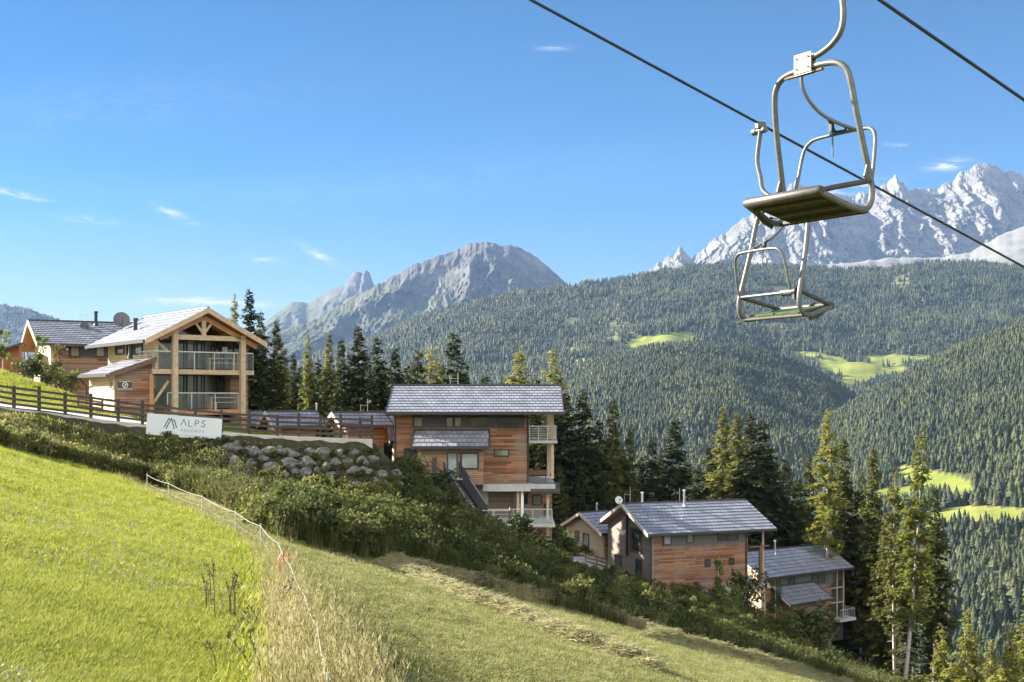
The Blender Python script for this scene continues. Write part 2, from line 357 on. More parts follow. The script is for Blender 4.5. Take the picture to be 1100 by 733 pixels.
def make_ground_mat():
    m, nt, b = mat('hillside'); v = coords(nt)
    at_ = nt.nodes.new('ShaderNodeAttribute'); at_.attribute_name = 'zone'
    sp = nt.nodes.new('ShaderNodeSeparateColor'); nt.links.new(at_.outputs['Color'], sp.inputs[0])
    f1 = texnoise(nt, v, 0.35, 6, 0.6); f2 = texnoise(nt, v, 3.0, 8, 0.7); f3 = texnoise(nt, mapping(nt, v, (1.2, 5.0, 1)), 0.6, 6, 0.65)
    green = mix(nt, 1.0, ramp(nt, f1, [(0.35, (0.23, 0.255, 0.018)), (0.65, (0.32, 0.315, 0.022))]), ramp(nt, f2, [(0.3, (0.65, 0.65, 0.65)), (0.7, (1.3, 1.3, 1.3))]), 'MULTIPLY')
    mown = mix(nt, 1.0, ramp(nt, f3, [(0.32, (0.17, 0.17, 0.06)), (0.5, (0.26, 0.235, 0.095)), (0.68, (0.35, 0.30, 0.15))]), ramp(nt, f2, [(0.3, (0.6, 0.6, 0.6)), (0.7, (1.35, 1.35, 1.35))]), 'MULTIPLY')
    bank = ramp(nt, f2, [(0.3, (0.03, 0.03, 0.015)), (0.55, (0.06, 0.055, 0.03)), (0.75, (0.12, 0.10, 0.06))])
    terr = ramp(nt, f2, [(0.3, (0.08, 0.10, 0.025)), (0.7, (0.14, 0.15, 0.04))])
    c = mix(nt, sp.outputs[0], terr, green); c = mix(nt, sp.outputs[1], c, mown); c = mix(nt, sp.outputs[2], c, bank)
    setb(nt, b, c, 0.95, bump=f2, bstr=0.7, bdist=0.06, spec=0.15)
make_ground_mat()
def axis_pts(stops):
    out = []
    for (a, b, st) in stops: out += list(np.arange(a, b, st))
    out.append(stops[-1][1]); return np.array(out)
gx = axis_pts([(-420, -120, 15), (-120, -50, 3), (-50, -30, 1.0), (-30, 30, 0.55), (30, 60, 1.2), (60, 140, 4), (140, 520, 20)])
gy = axis_pts([(-60, 0, 5), (0, 6, 1), (6, 20, 0.45), (20, 90, 0.5), (90, 150, 1.4), (150, 260, 6), (260, 560, 25)])
V_ = np.zeros((len(gy), len(gx), 3), np.float32); Z_ = np.zeros((len(gy), len(gx), 4), np.float32)
for j, y in enumerate(gy):
    for i, x in enumerate(gx):
        z, past = ground(float(x), float(y)); V_[j, i] = (x, y, z)
        e = noise.noise(Vector((x * .6, y * .6, 0))) * 0.8
        px = CX + F * x / max(y, 1)
        bankw = min(max((past + e) / 1.2, 0), 1) if past > -20 else 0
        left = 1 if x < fence_x(y) + e * 0.3 else 0
        ys, _z = column(px)
        k6 = y - ys[3]                      # beyond the terrace edge
        if px < 430 and k6 > 0.2 and y < ys[6]: bankw = 0; left = 0; mown = 0
        else: mown = (1 - left) * (1 - bankw)
        grn = left * (1 - bankw)
        if px < 60 and past > 0.5: bankw *= 0.55
        Z_[j, i] = (grn, mown, bankw, 1)
ny, nx = len(gy), len(gx)
idx = np.arange(ny * nx).reshape(ny, nx)
fc = np.stack([idx[:-1, :-1], idx[:-1, 1:], idx[1:, 1:], idx[1:, :-1]], -1).reshape(-1, 4)
hs = np_mesh('hillside', V_.reshape(-1, 3), fc, M['hillside'], smooth=True)
ca = hs.data.attributes.new('zone', 'FLOAT_COLOR', 'POINT'); ca.data.foreach_set('color', Z_.reshape(-1))
tag(hs, 'sloping alpine hillside of meadow, verge and house terraces', 'hillside', kind='structure')

# ------------------------------------------------------------------ far hills and mountains
def interp(pts, px): return np.interp(px, [p[0] for p in pts], [p[1] for p in pts])
def fbm(x, y, z, o=4): return noise.fractal(Vector((x, y, z)), 1.0, 2.0, o)
def polar_hill(name, ridge, foot, dr, df, px0, px1, nu, nv, amp, freq, material, label, rough_ridge=1.0, shape=1.0, back=6, seed=0, meadow=None, mode='soft', cat='hill', vert=0.42, jag=0.05, big=1.3):
    """a slope seen from the valley: rises from the foot line to the ridge line, with gullies, and falls away behind"""
    us = np.linspace(px0, px1, nu); V = np.zeros((nv + back, nu, 3), np.float32)
    for i, px in enumerate(us):
        ry = interp(ridge, px) + rough_ridge * noise.fractal(Vector((px * jag, seed, 0)), 0.8, 2.0, 5)
        fyy = interp(foot, px); Dr = interp(dr, px) if isinstance(dr, list) else dr; Df = interp(df, px) if isinstance(df, list) else df
        zr = (HY - ry) / F * Dr; zf = (HY - fyy) / F * Df; a = (px - CX) / F
        for j in range(nv):
            v = j / (nv - 1); y = Df + (Dr - Df) * v; z = zf + (zr - zf) * v ** shape
            x = a * y
            w = math.sin(math.pi * min(1, v * 1.0)) if mode == 'soft' else min(1, v * 4) * min(1, (1 - v) * 5 + 0.08)
            if mode == 'soft':
                n = fbm(x * freq, y * freq, seed, 5)
                z += amp * n * w
            else:
                n = noise.ridged_multi_fractal(Vector((x * freq + 0.22 * fbm(x * freq, z * freq, 5), y * freq * 0.3, z * freq * vert + seed)), 0.68, 2.15, 7, 1.0, 2.0) - 1.1
                n2 = fbm(x * freq * 0.35, y * freq * .35, z * freq * 0.12 + seed, 3)
                dd = amp * (n + big * n2) * w
                y -= dd; x = a * y if mode == 'wall' else x
                z *= 1.0
            V[j, i] = (x, y, z)
        for j in range(back):
            t = (j + 1) / back; y = Dr + (Dr - Df) * 0.5 * t
            V[nv + j, i] = (a * Dr * (1 + 0.0 * t), y, zr - (zr - zf) * 0.8 * t ** 1.5)
    n = nv + back; idx = np.arange(n * nu).reshape(n, nu)
    fc = np.stack([idx[:-1, :-1], idx[:-1, 1:], idx[1:, 1:], idx[1:, :-1]], -1).reshape(-1, 4)
    o = np_mesh(name, V.reshape(-1, 3), fc, material, smooth=(mode == 'soft'))
    tag(o, label, cat, kind='structure')
    return o, V[:nv], us

# pastures on the hills: blobs (centre px, py, half width, half height, tilt)
MEADOWS_C = [(711, 367, 38, 8, -0.12), (690, 374, 17, 3.5, -0.1), (612, 376, 9, 3.0, 0), (622, 390, 12, 3.5, -0.5), (880, 384, 30, 4.5, 0.12), (905, 396, 26, 8, 0.1), (925, 405, 22, 9, -0.15), (940, 397, 35, 7, 0.05), (968, 386, 38, 4.6, 0.0), (990, 388, 18, 4, 0)]
CLEAR_C = [(612, 348, 14, 7, -0.6), (662, 352, 19, 6, 0.1), (655, 360, 10, 6, 0), (968, 303, 12, 9, 0.1), (835, 350, 22, 3, 0), (835, 312, 11, 5, 0), (790, 352, 8, 7, 0.2)]
MEADOWS_A = [(1005, 517, 40, 11, 0.22), (1030, 528, 16, 8, 0.3), (980, 512, 18, 6, -0.1), (1062, 553, 46, 9, 0.03), (1012, 557, 22, 8, -0.1), (960, 530, 22, 6, -0.1), (925, 545, 15, 5, -.2)]
def blob(px, py, B, s=1.0):
    best = 9
    for (cx_, cy_, w, h, t) in B:
        a = (px - cx_) / (w * s); b = (py - cy_ - t * (px - cx_)) / (h * s)
        best = min(best, a ** 4 + abs(b) ** 3)
    return best
def make_forest_floor():
    m, nt, b = mat('forest_slope'); v = coords(nt)
    at_ = nt.nodes.new('ShaderNodeAttribute'); at_.attribute_name = 'pasture'
    sp = nt.nodes.new('ShaderNodeSeparateColor'); nt.links.new(at_.outputs['Color'], sp.inputs[0])
    f = texnoise(nt, v, 0.02, 6); f2 = texnoise(nt, mapping(nt, v, (1, 2.5, 1)), 0.012, 6, 0.65)
    floor = ramp(nt, f, [(0.3, (0.035, 0.045, 0.02)), (0.7, (0.07, 0.075, 0.035))])
    past = ramp(nt, f2, [(0.35, (0.12, 0.16, 0.03)), (0.5, (0.18, 0.20, 0.042)), (0.65, (0.24, 0.235, 0.065))])
    clear = ramp(nt, f, [(0.3, (0.11, 0.12, 0.05)), (0.7, (0.18, 0.17, 0.09))])
    c = mix(nt, sp.outputs[0], floor, past); c = mix(nt, sp.outputs[1], c, clear)
    setb(nt, b, c, 0.95, spec=0.1)
make_forest_floor()
def make_rock(name, cols, veg, vlo, vhi, scale, vz=None):
    """limestone: bedding bands, stains; alpine grass where the slope is gentle"""
    m, nt, b = mat(name); v = coords(nt); g = nt.nodes.new('ShaderNodeNewGeometry')
    sp = nt.nodes.new('ShaderNodeSeparateXYZ'); nt.links.new(g.outputs['Normal'], sp.inputs[0])
    spz = nt.nodes.new('ShaderNodeSeparateXYZ'); nt.links.new(v, spz.inputs[0])
    f = texnoise(nt, v, scale, 8, 0.65); st = texnoise(nt, mapping(nt, v, (1, 1, 0.25)), scale * 2.5, 6, 0.6)
    band = texnoise(nt, mapping(nt, v, (0.15, 0.15, 2.2)), scale * 2, 5, 0.6)
    c = ramp(nt, f, [(0.3, cols[0]), (0.5, cols[1]), (0.7, cols[2])])
    c = mix(nt, 1.0, c, ramp(nt, st, [(0.3, (0.72, 0.72, 0.72)), (0.7, (1.2, 1.2, 1.2))]), 'MULTIPLY')
    c = mix(nt, 1.0, c, ramp(nt, band, [(0.35, (0.85, 0.85, 0.85)), (0.65, (1.1, 1.1, 1.1))]), 'MULTIPLY')
    if veg:
        k = mth(nt, 'ADD', sp.outputs[2], mth(nt, 'MULTIPLY', mth(nt, 'SUBTRACT', f, 0.5), 1.1))
        if vz:   # lower = more green
            k = mth(nt, 'ADD', k, mth(nt, 'MULTIPLY', mth(nt, 'SUBTRACT', vz[0], spz.outputs[2]), vz[1]))
        vf = ramp(nt, k, [(vlo, (0, 0, 0)), (vhi, (1, 1, 1))])
        vc = ramp(nt, st, [(0.35, veg[0]), (0.65, veg[1])])
        c = mix(nt, vf, c, vc)
    setb(nt, b, c, 0.95, bump=st, bstr=0.5, bdist=25, spec=0.1)
make_rock('limestone_wall', [(0.115, 0.108, 0.10), (0.16, 0.15, 0.136), (0.21, 0.195, 0.175)], None, 0, 0, 0.004)
make_rock('scree', [(0.16, 0.148, 0.13), (0.20, 0.187, 0.166), (0.24, 0.225, 0.20)], None, 0, 0, 0.003)
make_rock('grassy_limestone', [(0.052, 0.05, 0.047), (0.085, 0.081, 0.075), (0.16, 0.15, 0.134)], [(0.035, 0.045, 0.018), (0.085, 0.08, 0.035)], 0.46, 0.76, 0.004, (560, 0.0013))
make_rock('peak_limestone', [(0.06, 0.058, 0.055), (0.09, 0.086, 0.08), (0.13, 0.124, 0.115)], [(0.05, 0.06, 0.025), (0.10, 0.10, 0.04)], 0.45, 0.7, 0.003, (700, 0.0012))
make_rock('blue_hill', [(0.04, 0.05, 0.022), (0.05, 0.06, 0.03), (0.07, 0.075, 0.035)], None, 0, 0, 0.01)

RC = [(250,412),(320,392),(350,379),(400,365),(440,346),(490,330),(540,318),(612,308),(650,303),(690,297),(720,290),(757,286),(800,285),(860,288),(900,289),(950,290),(985,284),(1020,282),(1060,284),(1100,288),(1250,290)]
RB = [(330,500),(420,490),(480,478),(520,460),(560,438),(600,408),(640,388),(690,375),(740,368),(790,371),(840,385),(880,402),(920,428),(960,455),(1000,485),(1040,520)]
RA = [(700,540),(760,520),(820,497),(860,474),(900,445),(950,414),(1000,388),(1050,365),(1100,347),(1200,312),(1300,290)]
RG = [(-250,270),(-100,312),(0,327),(29,332),(65,344),(110,356),(160,364),(230,385),(300,400)]
RD = [(140,410),(200,395),(250,374),(300,356),(340,343),(375,323),(444,285),(478,273),(505,262),(524,260),(540,264),(555,264),(578,277),(597,294),(612,308),(640,335),(700,380)]
RE = [(180,415),(240,385),(270,358),(288,344),(314,324),(330,326),(356,311),(371,306),(377,296),(382,292),(387,293),(390,295),(393,291),(397,293),(402,306),(430,330),(480,370)]
RF = [(600,340),(660,306),(680,297),(693,294),(715,277),(732,267),(742,277),(752,272),(761,261),(780,250),(800,234),(812,226),(830,216),(845,205),(855,193),(862,200),(870,199),(885,207),(905,209),(918,211),(936,204),(948,200),(961,190),(973,202),(986,204),(1009,202),(1025,191),(1036,184),(1050,177),(1059,175),(1068,177),(1077,183),(1090,184),(1100,190),(1140,196),(1200,215),(1300,240)]
hillC, VC, uC = polar_hill('forest_hill', RC, [(250,455),(1250,455)], 4200, 2500, 250, 1250, 420, 110, 45, 1 / 420., M['forest_slope'], 'long forested ridge below the rock peaks', seed=1)
hillB, VB, uB = polar_hill('forest_hill', RB, [(330,560),(1040,585)], 2300, 1200, 330, 1040, 360, 80, 22, 1 / 300., M['forest_slope'], 'rounded forested knoll in mid valley', shape=0.85, seed=2)
hillA, VA, uA = polar_hill('forest_hill', RA, [(700,760),(1300,760)], 1800, 640, 700, 1300, 330, 120, 14, 1 / 260., M['forest_slope'], 'forested slope with two bright pastures', shape=0.95, seed=3)
hillG, VG, uG = polar_hill('forest_hill', RG, [(-250,435),(300,435)], 8200, 6200, -250, 300, 160, 50, 60, 1 / 600., M['forest_slope'], 'distant blue wooded hill beyond the first chalet', seed=4)
polar_hill('mountain', RE, [(180,425),(480,425)], 11000, 8800, 180, 480, 260, 90, 260, 1 / 900., M['peak_limestone'], 'distant twin horned rock peak', seed=6, mode='rock', rough_ridge=1.2, cat='mountain')
polar_hill('mountain', RD, [(140,425),(700,425)], 7600, 5600, 140, 700, 900, 220, 210, 1 / 400., M['grassy_limestone'], 'broad rocky mountain with green flanks', seed=7, mode='rock', rough_ridge=2.0, jag=.12, vert=.36, shape=1.25, cat='mountain')
polar_hill('mountain', RF, [(600,330),(1300,330)], 8800, 7300, 600, 1300, 1100, 240, 185, 1 / 330., M['limestone_wall'], 'pale limestone massif with jagged crest', seed=8, mode='rock', rough_ridge=4.5, jag=.11, vert=.22, big=.8, shape=1.0, cat='mountain')
RS = [(700,330),(800,300),(880,285),(930,281),(960,277),(1000,277),(1040,272),(1062,260),(1080,250),(1100,243),(1150,235),(1300,225)]
polar_hill('scree_slope', RS, [(700,340),(1300,320)], 7500, 6500, 700, 1300, 200, 30, 20, 1 / 300., M['scree'], 'bright scree fan under the limestone wall', seed=9, mode='soft', rough_ridge=2.5, cat='scree')
vf = MB(); vf.add([(-9000, 420, -176), (9000, 420, -176), (9000, 14000, -176), (-9000, 14000, -176)], [(0, 1, 2, 3)])
tag(vf.build('valley_floor', M['forest_slope']), 'valley floor between the hills', 'valley', kind='structure')

def paint(o, V, clear, past):
    n = len(o.data.vertices); c = np.zeros((n, 4), np.float32)
    vs = V.reshape(-1, 3)
    for i, (x, y, z) in enumerate(vs):
        px = CX + F * x / y; py = HY - F * z / y
        if past and blob(px, py, past) < 1: c[i, 0] = 1
        elif clear and blob(px, py, clear) < 1: c[i, 1] = 1
    a = o.data.attributes.new('pasture', 'FLOAT_COLOR', 'POINT'); a.data.foreach_set('color', c.ravel())
paint(hillC, VC, CLEAR_C, MEADOWS_C); paint(hillA, VA, None, MEADOWS_A)

# ------------------------------------------------------------------ scatter: points that carry one of several shapes
def scatter(name, protos, pts, idxs, scales, rots, label, cat, tilt=None):
    """one object of kind stuff: instances of the shapes in PROTOS at PTS"""
    me = bpy.data.meshes.new(name); n = len(pts); me.vertices.add(n); me.vertices.foreach_set('co', np.asarray(pts, np.float32).ravel())
    def attr(nm, t, key, arr):
        a = me.attributes.new(nm, t, 'POINT'); a.data.foreach_set(key, arr)
    attr('pick', 'INT', 'value', np.asarray(idxs, np.int32)); attr('size', 'FLOAT', 'value', np.asarray(scales, np.float32))
    rv = np.zeros((n, 3), np.float32); rv[:, 2] = rots
    if tilt is not None: rv[:, :2] = tilt
    attr('turn', 'FLOAT_VECTOR', 'vector', rv.ravel())
    o = link_mesh(name, me); tag(o, label, cat, kind='stuff')
    ng = bpy.data.node_groups.new(name + '_nodes', 'GeometryNodeTree')
    ng.interface.new_socket('Geometry', in_out='INPUT', socket_type='NodeSocketGeometry'); ng.interface.new_socket('Geometry', in_out='OUTPUT', socket_type='NodeSocketGeometry')
    gi = ng.nodes.new('NodeGroupInput'); go = ng.nodes.new('NodeGroupOutput')
    jn = ng.nodes.new('GeometryNodeJoinGeometry')
    ip = ng.nodes.new('GeometryNodeInstanceOnPoints'); ip.inputs['Pick Instance'].default_value = True
    for p in reversed(protos):
        oi = ng.nodes.new('GeometryNodeObjectInfo'); oi.inputs['Object'].default_value = p; oi.inputs['As Instance'].default_value = True
        oi.transform_space = 'ORIGINAL'
        ng.links.new(oi.outputs['Geometry'], jn.inputs[0])
    def named(nm, t):
        a = ng.nodes.new('GeometryNodeInputNamedAttribute'); a.data_type = t; a.inputs['Name'].default_value = nm
        return a.outputs['Attribute']
    ng.links.new(gi.outputs[0], ip.inputs['Points']); ng.links.new(jn.outputs[0], ip.inputs['Instance'])
    ng.links.new(named('pick', 'INT'), ip.inputs['Instance Index']); ng.links.new(named('size', 'FLOAT'), ip.inputs['Scale'])
    er = ng.nodes.new('FunctionNodeEulerToRotation'); ng.links.new(named('turn', 'FLOAT_VECTOR'), er.inputs[0]); ng.links.new(er.outputs[0], ip.inputs['Rotation'])
    ng.links.new(ip.outputs[0], go.inputs[0])
    md = o.modifiers.new('scatter', 'NODES'); md.node_group = ng
    return o
def proto(name, me):
    return bpy.data.objects.new(name, me)      # never linked: only its shape is used by the scatter

def leafmat(name, cols, trans=0.3, scale=0.5, rough=0.6, spec=0.25, objvar=0.35, stand=0.0):
    """leaf / needle: colour varies per plant and in clumps; lets some light through"""
    m, nt, b = mat(name); v = coords(nt, 'Object'); oi = nt.nodes.new('ShaderNodeObjectInfo')
    f = texnoise(nt, v, scale, 3)
    k = mth(nt, 'ADD', mth(nt, 'MULTIPLY', f, 1 - objvar), mth(nt, 'MULTIPLY', oi.outputs['Random'], objvar))
    if stand:      # stands of lighter and darker kinds
        ln = texnoise(nt, oi.outputs['Location'], stand, 4, 0.6); k = mth(nt, 'ADD', k, mth(nt, 'MULTIPLY', mth(nt, 'SUBTRACT', ln, 0.5), 1.3))
    c = ramp(nt, k, [(0.25 + 0.5 * i / (len(cols) - 1), q) for i, q in enumerate(cols)])
    setb(nt, b, c, rough, spec=spec)
    tr = nt.nodes.new('ShaderNodeBsdfTranslucent'); nt.links.new(c, tr.inputs['Color'])
    ms = nt.nodes.new('ShaderNodeMixShader'); ms.inputs[0].default_value = trans
    nt.links.new(b.outputs[0], ms.inputs[1]); nt.links.new(tr.outputs[0], ms.inputs[2])
    nt.links.new(ms.outputs[0], nt.nodes['Material Output'].inputs['Surface'])
    return m
leafmat('far_needles', [(0.020, 0.031, 0.014), (0.040, 0.052, 0.021), (0.083, 0.090, 0.034)], 0.15, 0.1, objvar=0.7, stand=0.008)

# far conifers: ragged stacked skirts
def far_conifer(seed, layers=5, n=7, w=0.2, h=1.0):
    rnd = random.Random(seed); v = []; f = []
    for l in range(layers):
        t = l / layers; z0 = 0.04 + t * 0.80; z1 = z0 + 0.40 * (1 - 0.45 * t); z1 = min(z1, h); r = w * (1 - t) ** 0.85 + 0.02
        b = len(v); v.append((rnd.uniform(-.01, .01), rnd.uniform(-.01, .01), z1))
        for k in range(n):
            a = 2 * math.pi * (k + rnd.uniform(-.3, .3)) / n; rr = r * rnd.uniform(0.55, 1.2)
            v.append((math.cos(a) * rr, math.sin(a) * rr, z0 + rnd.uniform(-.05, .04)))
        for k in range(n): f.append((b, b + 1 + k, b + 1 + (k + 1) % n))
    return np.array(v), np.array(f)
far_protos = []
for k in range(5):
    v, f = far_conifer(k, layers=5 + k % 2, n=7, w=0.20 + 0.03 * k)
    me = np_mesh('', v * 20, f, M['far_needles']); far_protos.append(proto('far_conifer', me))
clump_protos = []
for k in range(4):
    rnd = random.Random(50 + k); vv = []; ff = []; nb = 0
    for j in range(6):
        v, f = far_conifer(90 + k * 9 + j, layers=4, n=5, w=rnd.uniform(0.15, 0.21)); s = rnd.uniform(14, 25)
        a = rnd.uniform(0, 6.28); r = 13 * math.sqrt(rnd.random())
        vv.append(v * s + np.array([math.cos(a) * r, math.sin(a) * r, -1.5])); ff.append(f + nb); nb += len(v)
    clump_protos.append(proto('conifer_clump', np_mesh('', np.concatenate(vv), np.concatenate(ff), M['far_needles'])))
def sample_hill(V, us, density, holes, vmin=0.0, noisehole=True, rs=np.random.RandomState(3)):
    """random points on a hill grid, about DENSITY per square metre"""
    p = V.astype(np.float64); A = p[:-1, :-1]; B = p[:-1, 1:]; D = p[1:, :-1]; C = p[1:, 1:]
    area = np.linalg.norm(np.cross(B - A, D - A), axis=2); nn = rs.poisson(area * density)
    jj, ii = np.nonzero(nn); out = []
    cnt = nn[jj, ii]; J = np.repeat(jj, cnt); I = np.repeat(ii, cnt); a = rs.rand(len(J), 1); b = rs.rand(len(J), 1)
    P = (A[J, I] * (1 - a) * (1 - b) + B[J, I] * a * (1 - b) + D[J, I] * (1 - a) * b + C[J, I] * a * b)
    keep = np.ones(len(P), bool)
    px = CX + F * P[:, 0] / P[:, 1]; py = HY - F * P[:, 2] / P[:, 1]
    for B_, s, frac in holes:
        for (cx_, cy_, w, h, t) in B_:
            q = ((px - cx_) / (w * s)) ** 4 + np.abs((py - cy_ - t * (px - cx_)) / (h * s)) ** 3
            keep &= ~((q < 1) & (rs.rand(len(P)) > frac))
    gapn = np.array([noise.noise(Vector((p[0] / 70, p[1] / 110, 4.2))) + .6 * noise.noise(Vector((p[0] / 25, p[1] / 25, 9.1))) for p in P])
    keep &= ~((gapn < -.52) & (rs.rand(len(P)) > .25))
    keep &= (px > -60) & (px < 1170)
    return P[keep]
rs = np.random.RandomState(5)
PB = sample_hill(VB, uB, 1 / 28., []); PA = sample_hill(VA, uA, 1 / 27., [(MEADOWS_A, 1.05, 0.004)])
PC = sample_hill(VC, uC, 1 / 260., [(MEADOWS_C, 1.02, 0.01), (CLEAR_C, 1.0, 0.12)]); PG = sample_hill(VG, uG, 1 / 900., [])
Pn = np.concatenate([PB, PA]); n = len(Pn)
szv = np.array([0.9 + 0.5 * noise.noise(Vector((p[0] / 80, p[1] / 80, 1))) for p in Pn])
scatter('far_forest', far_protos, Pn, rs.randint(0, 5, n), szv * rs.uniform(0.40, 0.80, n), rs.uniform(0, 6.28, n), 'dense conifer forest covering the nearer valley slopes', 'forest')
Pn = np.concatenate([PC, PG]); n = len(Pn)
scatter('far_forest', clump_protos, Pn, rs.randint(0, 4, n), rs.uniform(0.8, 1.15, n), rs.uniform(0, 6.28, n), 'distant conifer forest covering the long ridges', 'forest')
print('far trees', len(PB), len(PA), len(PC), len(PG))
# ------------------------------------------------------------------ chalets
class House:
    """local frame: x along the front, y into the house, z up from the base; s/d/z read where a line of sight meets a plane"""
    def __init__(s, name, px, Y, theta, zb, label, cat='chalet', group=None):
        s.c, s.n = math.cos(R(theta)), math.sin(R(theta)); s.x0 = (px - CX) / F * Y; s.y0 = Y; s.zb = zb
        s.root = empty(name, (s.x0, Y, zb), R(theta), label, cat, group)
    def s(h, px, D=0.0):
        k = (px - CX) / F; return (k * (h.y0 + D * h.c) - h.x0 + D * h.n) / (h.c - k * h.n)
    def d(h, px, S=0.0):
        k = (px - CX) / F; return (k * (h.y0 + S * h.n) - h.x0 - S * h.c) / (-h.n - k * h.c)
    def z(h, py, S=0.0, D=0.0): return (HY - py) / F * (h.y0 + S * h.n + D * h.c) - h.zb
    def part(h, name, material, mb, parent=None): return mb.build(name, M[material], parent or h.root)
def roof(h, s0, s1, e0, ze, r, zr, e1, trim='roof_trim', row=0.56, barge='bargeboard', soffit='soffit_wood', ze1=None, tiles='roof_tiles', gutter=True, bside=(1, 1), barge2=None):
    """tiled gable roof: stepped tile courses on both slopes, soffit, barge boards, gutters, ridge caps"""
    mb = MB(); ze1 = ze if ze1 is None else ze1
    for (e, zz) in ((e0, ze), (e1, ze1)):
        if e is None: continue
        L = math.hypot(r - e, zr - zz); n = max(2, round(L / row)); sg = 1 if e < r else -1
        nrm = (-(zr - zz) / L * sg, abs(r - e) / L)
        P = lambda t, o: (e + (r - e) * t + nrm[0] * o, zz + (zr - zz) * t + nrm[1] * o)
        for i in range(n):
            a = P(i / n, .05); b = P((i + 1) / n, .0); c = P(i / n, 0.0)
            vs = [(s0, *a), (s1, *a), (s1, *b), (s0, *b), (s0, *c), (s1, *c)]
            u = [(s0, i * row + .03), (s1, i * row + .03), (s1, (i + 1) * row - .03), (s0, (i + 1) * row - .03)]
            u2 = [(s0, i * row), (s1, i * row), (s1, i * row), (s0, i * row)]
            if sg > 0: mb.add(vs, [(0, 1, 2, 3), (4, 5, 1, 0)], [u, u2])
            else: mb.add(vs, [(3, 2, 1, 0), (0, 1, 5, 4)], [u[::-1], u2])
    o = mb.build('roof', M[tiles], h.root)
    sf = MB(); th = 0.16
    for (e, zz) in ((e0, ze), (e1, ze1)):
        if e is None: continue
        sf.prism([(e, zz - .012), (r, zr - .012), (r, zr - th), (e, zz - th)] if e < r else [(r, zr - .012), (e, zz - .012), (e, zz - th), (r, zr - th)], 'x', s0 + .03, s1 - .03)
    sf.build('soffit', M[soffit], o)
    for k, (a, b) in enumerate(((s0 - .045, s0 + .027), (s1 - .027, s1 + .045))):
        if not bside[k]: continue
        for (e, zz) in ((e0, ze), (e1, ze1)):
            if e is None: continue
            bb = MB(); bb.prism([(e, zz + .06), (r, zr + .06), (r, zr - .26), (e, zz - .26)], 'x', a, b); bb.build('bargeboard', M[trim if k and barge2 is None else (barge2 or barge) if k else barge], o)
    for (e, zz, sg) in ((e0, ze, -1), (e1, ze1, 1)):
        if e is None or not gutter: continue
        gt = MB(); gt.box(s0 + .05, s1 - .05, e + sg * .01, e + sg * .13, zz - .17, zz - .01); gt.build('gutter', M[trim], o)
    rc = MB(); rc.tube([(s0, r, zr + .03), (s1, r, zr + .03)], 0.09, 8); rc.build('ridge_cap', M[trim], o)
    return o
def win(h, face, a0, a1, z0, z1, pos, glass='window_glass', mull=0, fw=.07, frame='frame_dark', parent=None, name='window', rail=0):
    """window standing just proud of a wall; face 'front' (plane y=pos) or 'left' (plane x=pos)"""
    if a0 > a1: a0, a1 = a1, a0
    if z0 > z1: z0, z1 = z1, z0
    m = MB(); p = MB()
    def bx(mb, u0, u1, w0, w1, o0, o1):
        if face == 'front': mb.box(u0, u1, pos - o1, pos - o0, w0, w1)
        else: mb.box(pos - o1, pos - o0, u0, u1, w0, w1)
    bx(m, a0, a0 + fw, z0, z1, -.02, .07); bx(m, a1 - fw, a1, z0, z1, -.02, .07)
    bx(m, a0 + fw, a1 - fw, z0, z0 + fw, -.02, .07); bx(m, a0 + fw, a1 - fw, z1 - fw, z1, -.02, .07)
    for k in range(mull):
        c = a0 + (a1 - a0) * (k + 1) / (mull + 1); bx(m, c - fw * .6, c + fw * .6, z0 + fw, z1 - fw, -.02, .055)
    for k in range(rail):
        c = z0 + (z1 - z0) * (k + 1) / (rail + 1); bx(m, a0 + fw, a1 - fw, c - fw * .5, c + fw * .5, -.02, .05)
    bx(p, a0 + fw * .5, a1 - fw * .5, z0 + fw * .5, z1 - fw * .5, -.03, .02)
    o = m.build(name, M[frame], parent or h.root); p.build('pane', M[glass], o); return o
def winpx(h, px0, px1, py0, py1, D=0.0, **k):
    s0, s1 = h.s(px0, D), h.s(px1, D); sm = (s0 + s1) / 2
    return win(h, 'front', s0, s1, h.z(py1, sm, D), h.z(py0, sm, D), D, **k)
def winleft(h, px0, px1, py0, py1, S=0.0, **k):
    d0, d1 = h.d(px0, S), h.d(px1, S); dm = (d0 + d1) / 2
    return win(h, 'left', d0, d1, h.z(py1, S, dm), h.z(py0, S, dm), S, **k)
def gable_wall(h, name, material, s0, s1, d0, d1, zb, ze, dr, zr):
    m = MB(); m.prism([(d0, zb), (d0, ze), (dr, zr), (d1, ze), (d1, zb)], 'x', s0, s1); return m.build(name, M[material], h.root)
def railing(h, pts, zb, ht, n, material='rail_steel', glass=True, bars=0, parent=None, post=.045):
    """posts, top rail and either glass sheets or thin bars along a polyline (x, y)"""
    m = MB(); g = MB()
    for (a, b) in zip(pts[:-1], pts[1:]):
        A = Vector((*a, 0)); B = Vector((*b, 0)); L = (B - A).length; k = max(1, round(L / n))
        for i in range(k + 1):
            p = A.lerp(B, i / k); m.beam((p.x, p.y, zb), (p.x, p.y, zb + ht), post)
        m.beam((a[0], a[1], zb + ht), (b[0], b[1], zb + ht), post + .015)
        for j in range(bars):
            zz = zb + ht * (j + 1) / (bars + 1); m.beam((a[0], a[1], zz), (b[0], b[1], zz), .022)
        if glass:
            u = (B - A).normalized(); q = Vector((-u.y, u.x, 0)) * .008
            vs = [(A + q), (B + q), (B - q), (A - q)]
            g.add([(p.x, p.y, zb + .08) for p in vs] + [(p.x, p.y, zb + ht - .06) for p in vs], [(3, 2, 1, 0), (4, 5, 6, 7), (0, 1, 5, 4), (1, 2, 6, 5), (2, 3, 7, 6), (3, 0, 4, 7)])
    o = m.build('railing', M[material], parent or h.root)
    if glass: g.build('glass_sheet', M['rail_glass'], o)
    return o
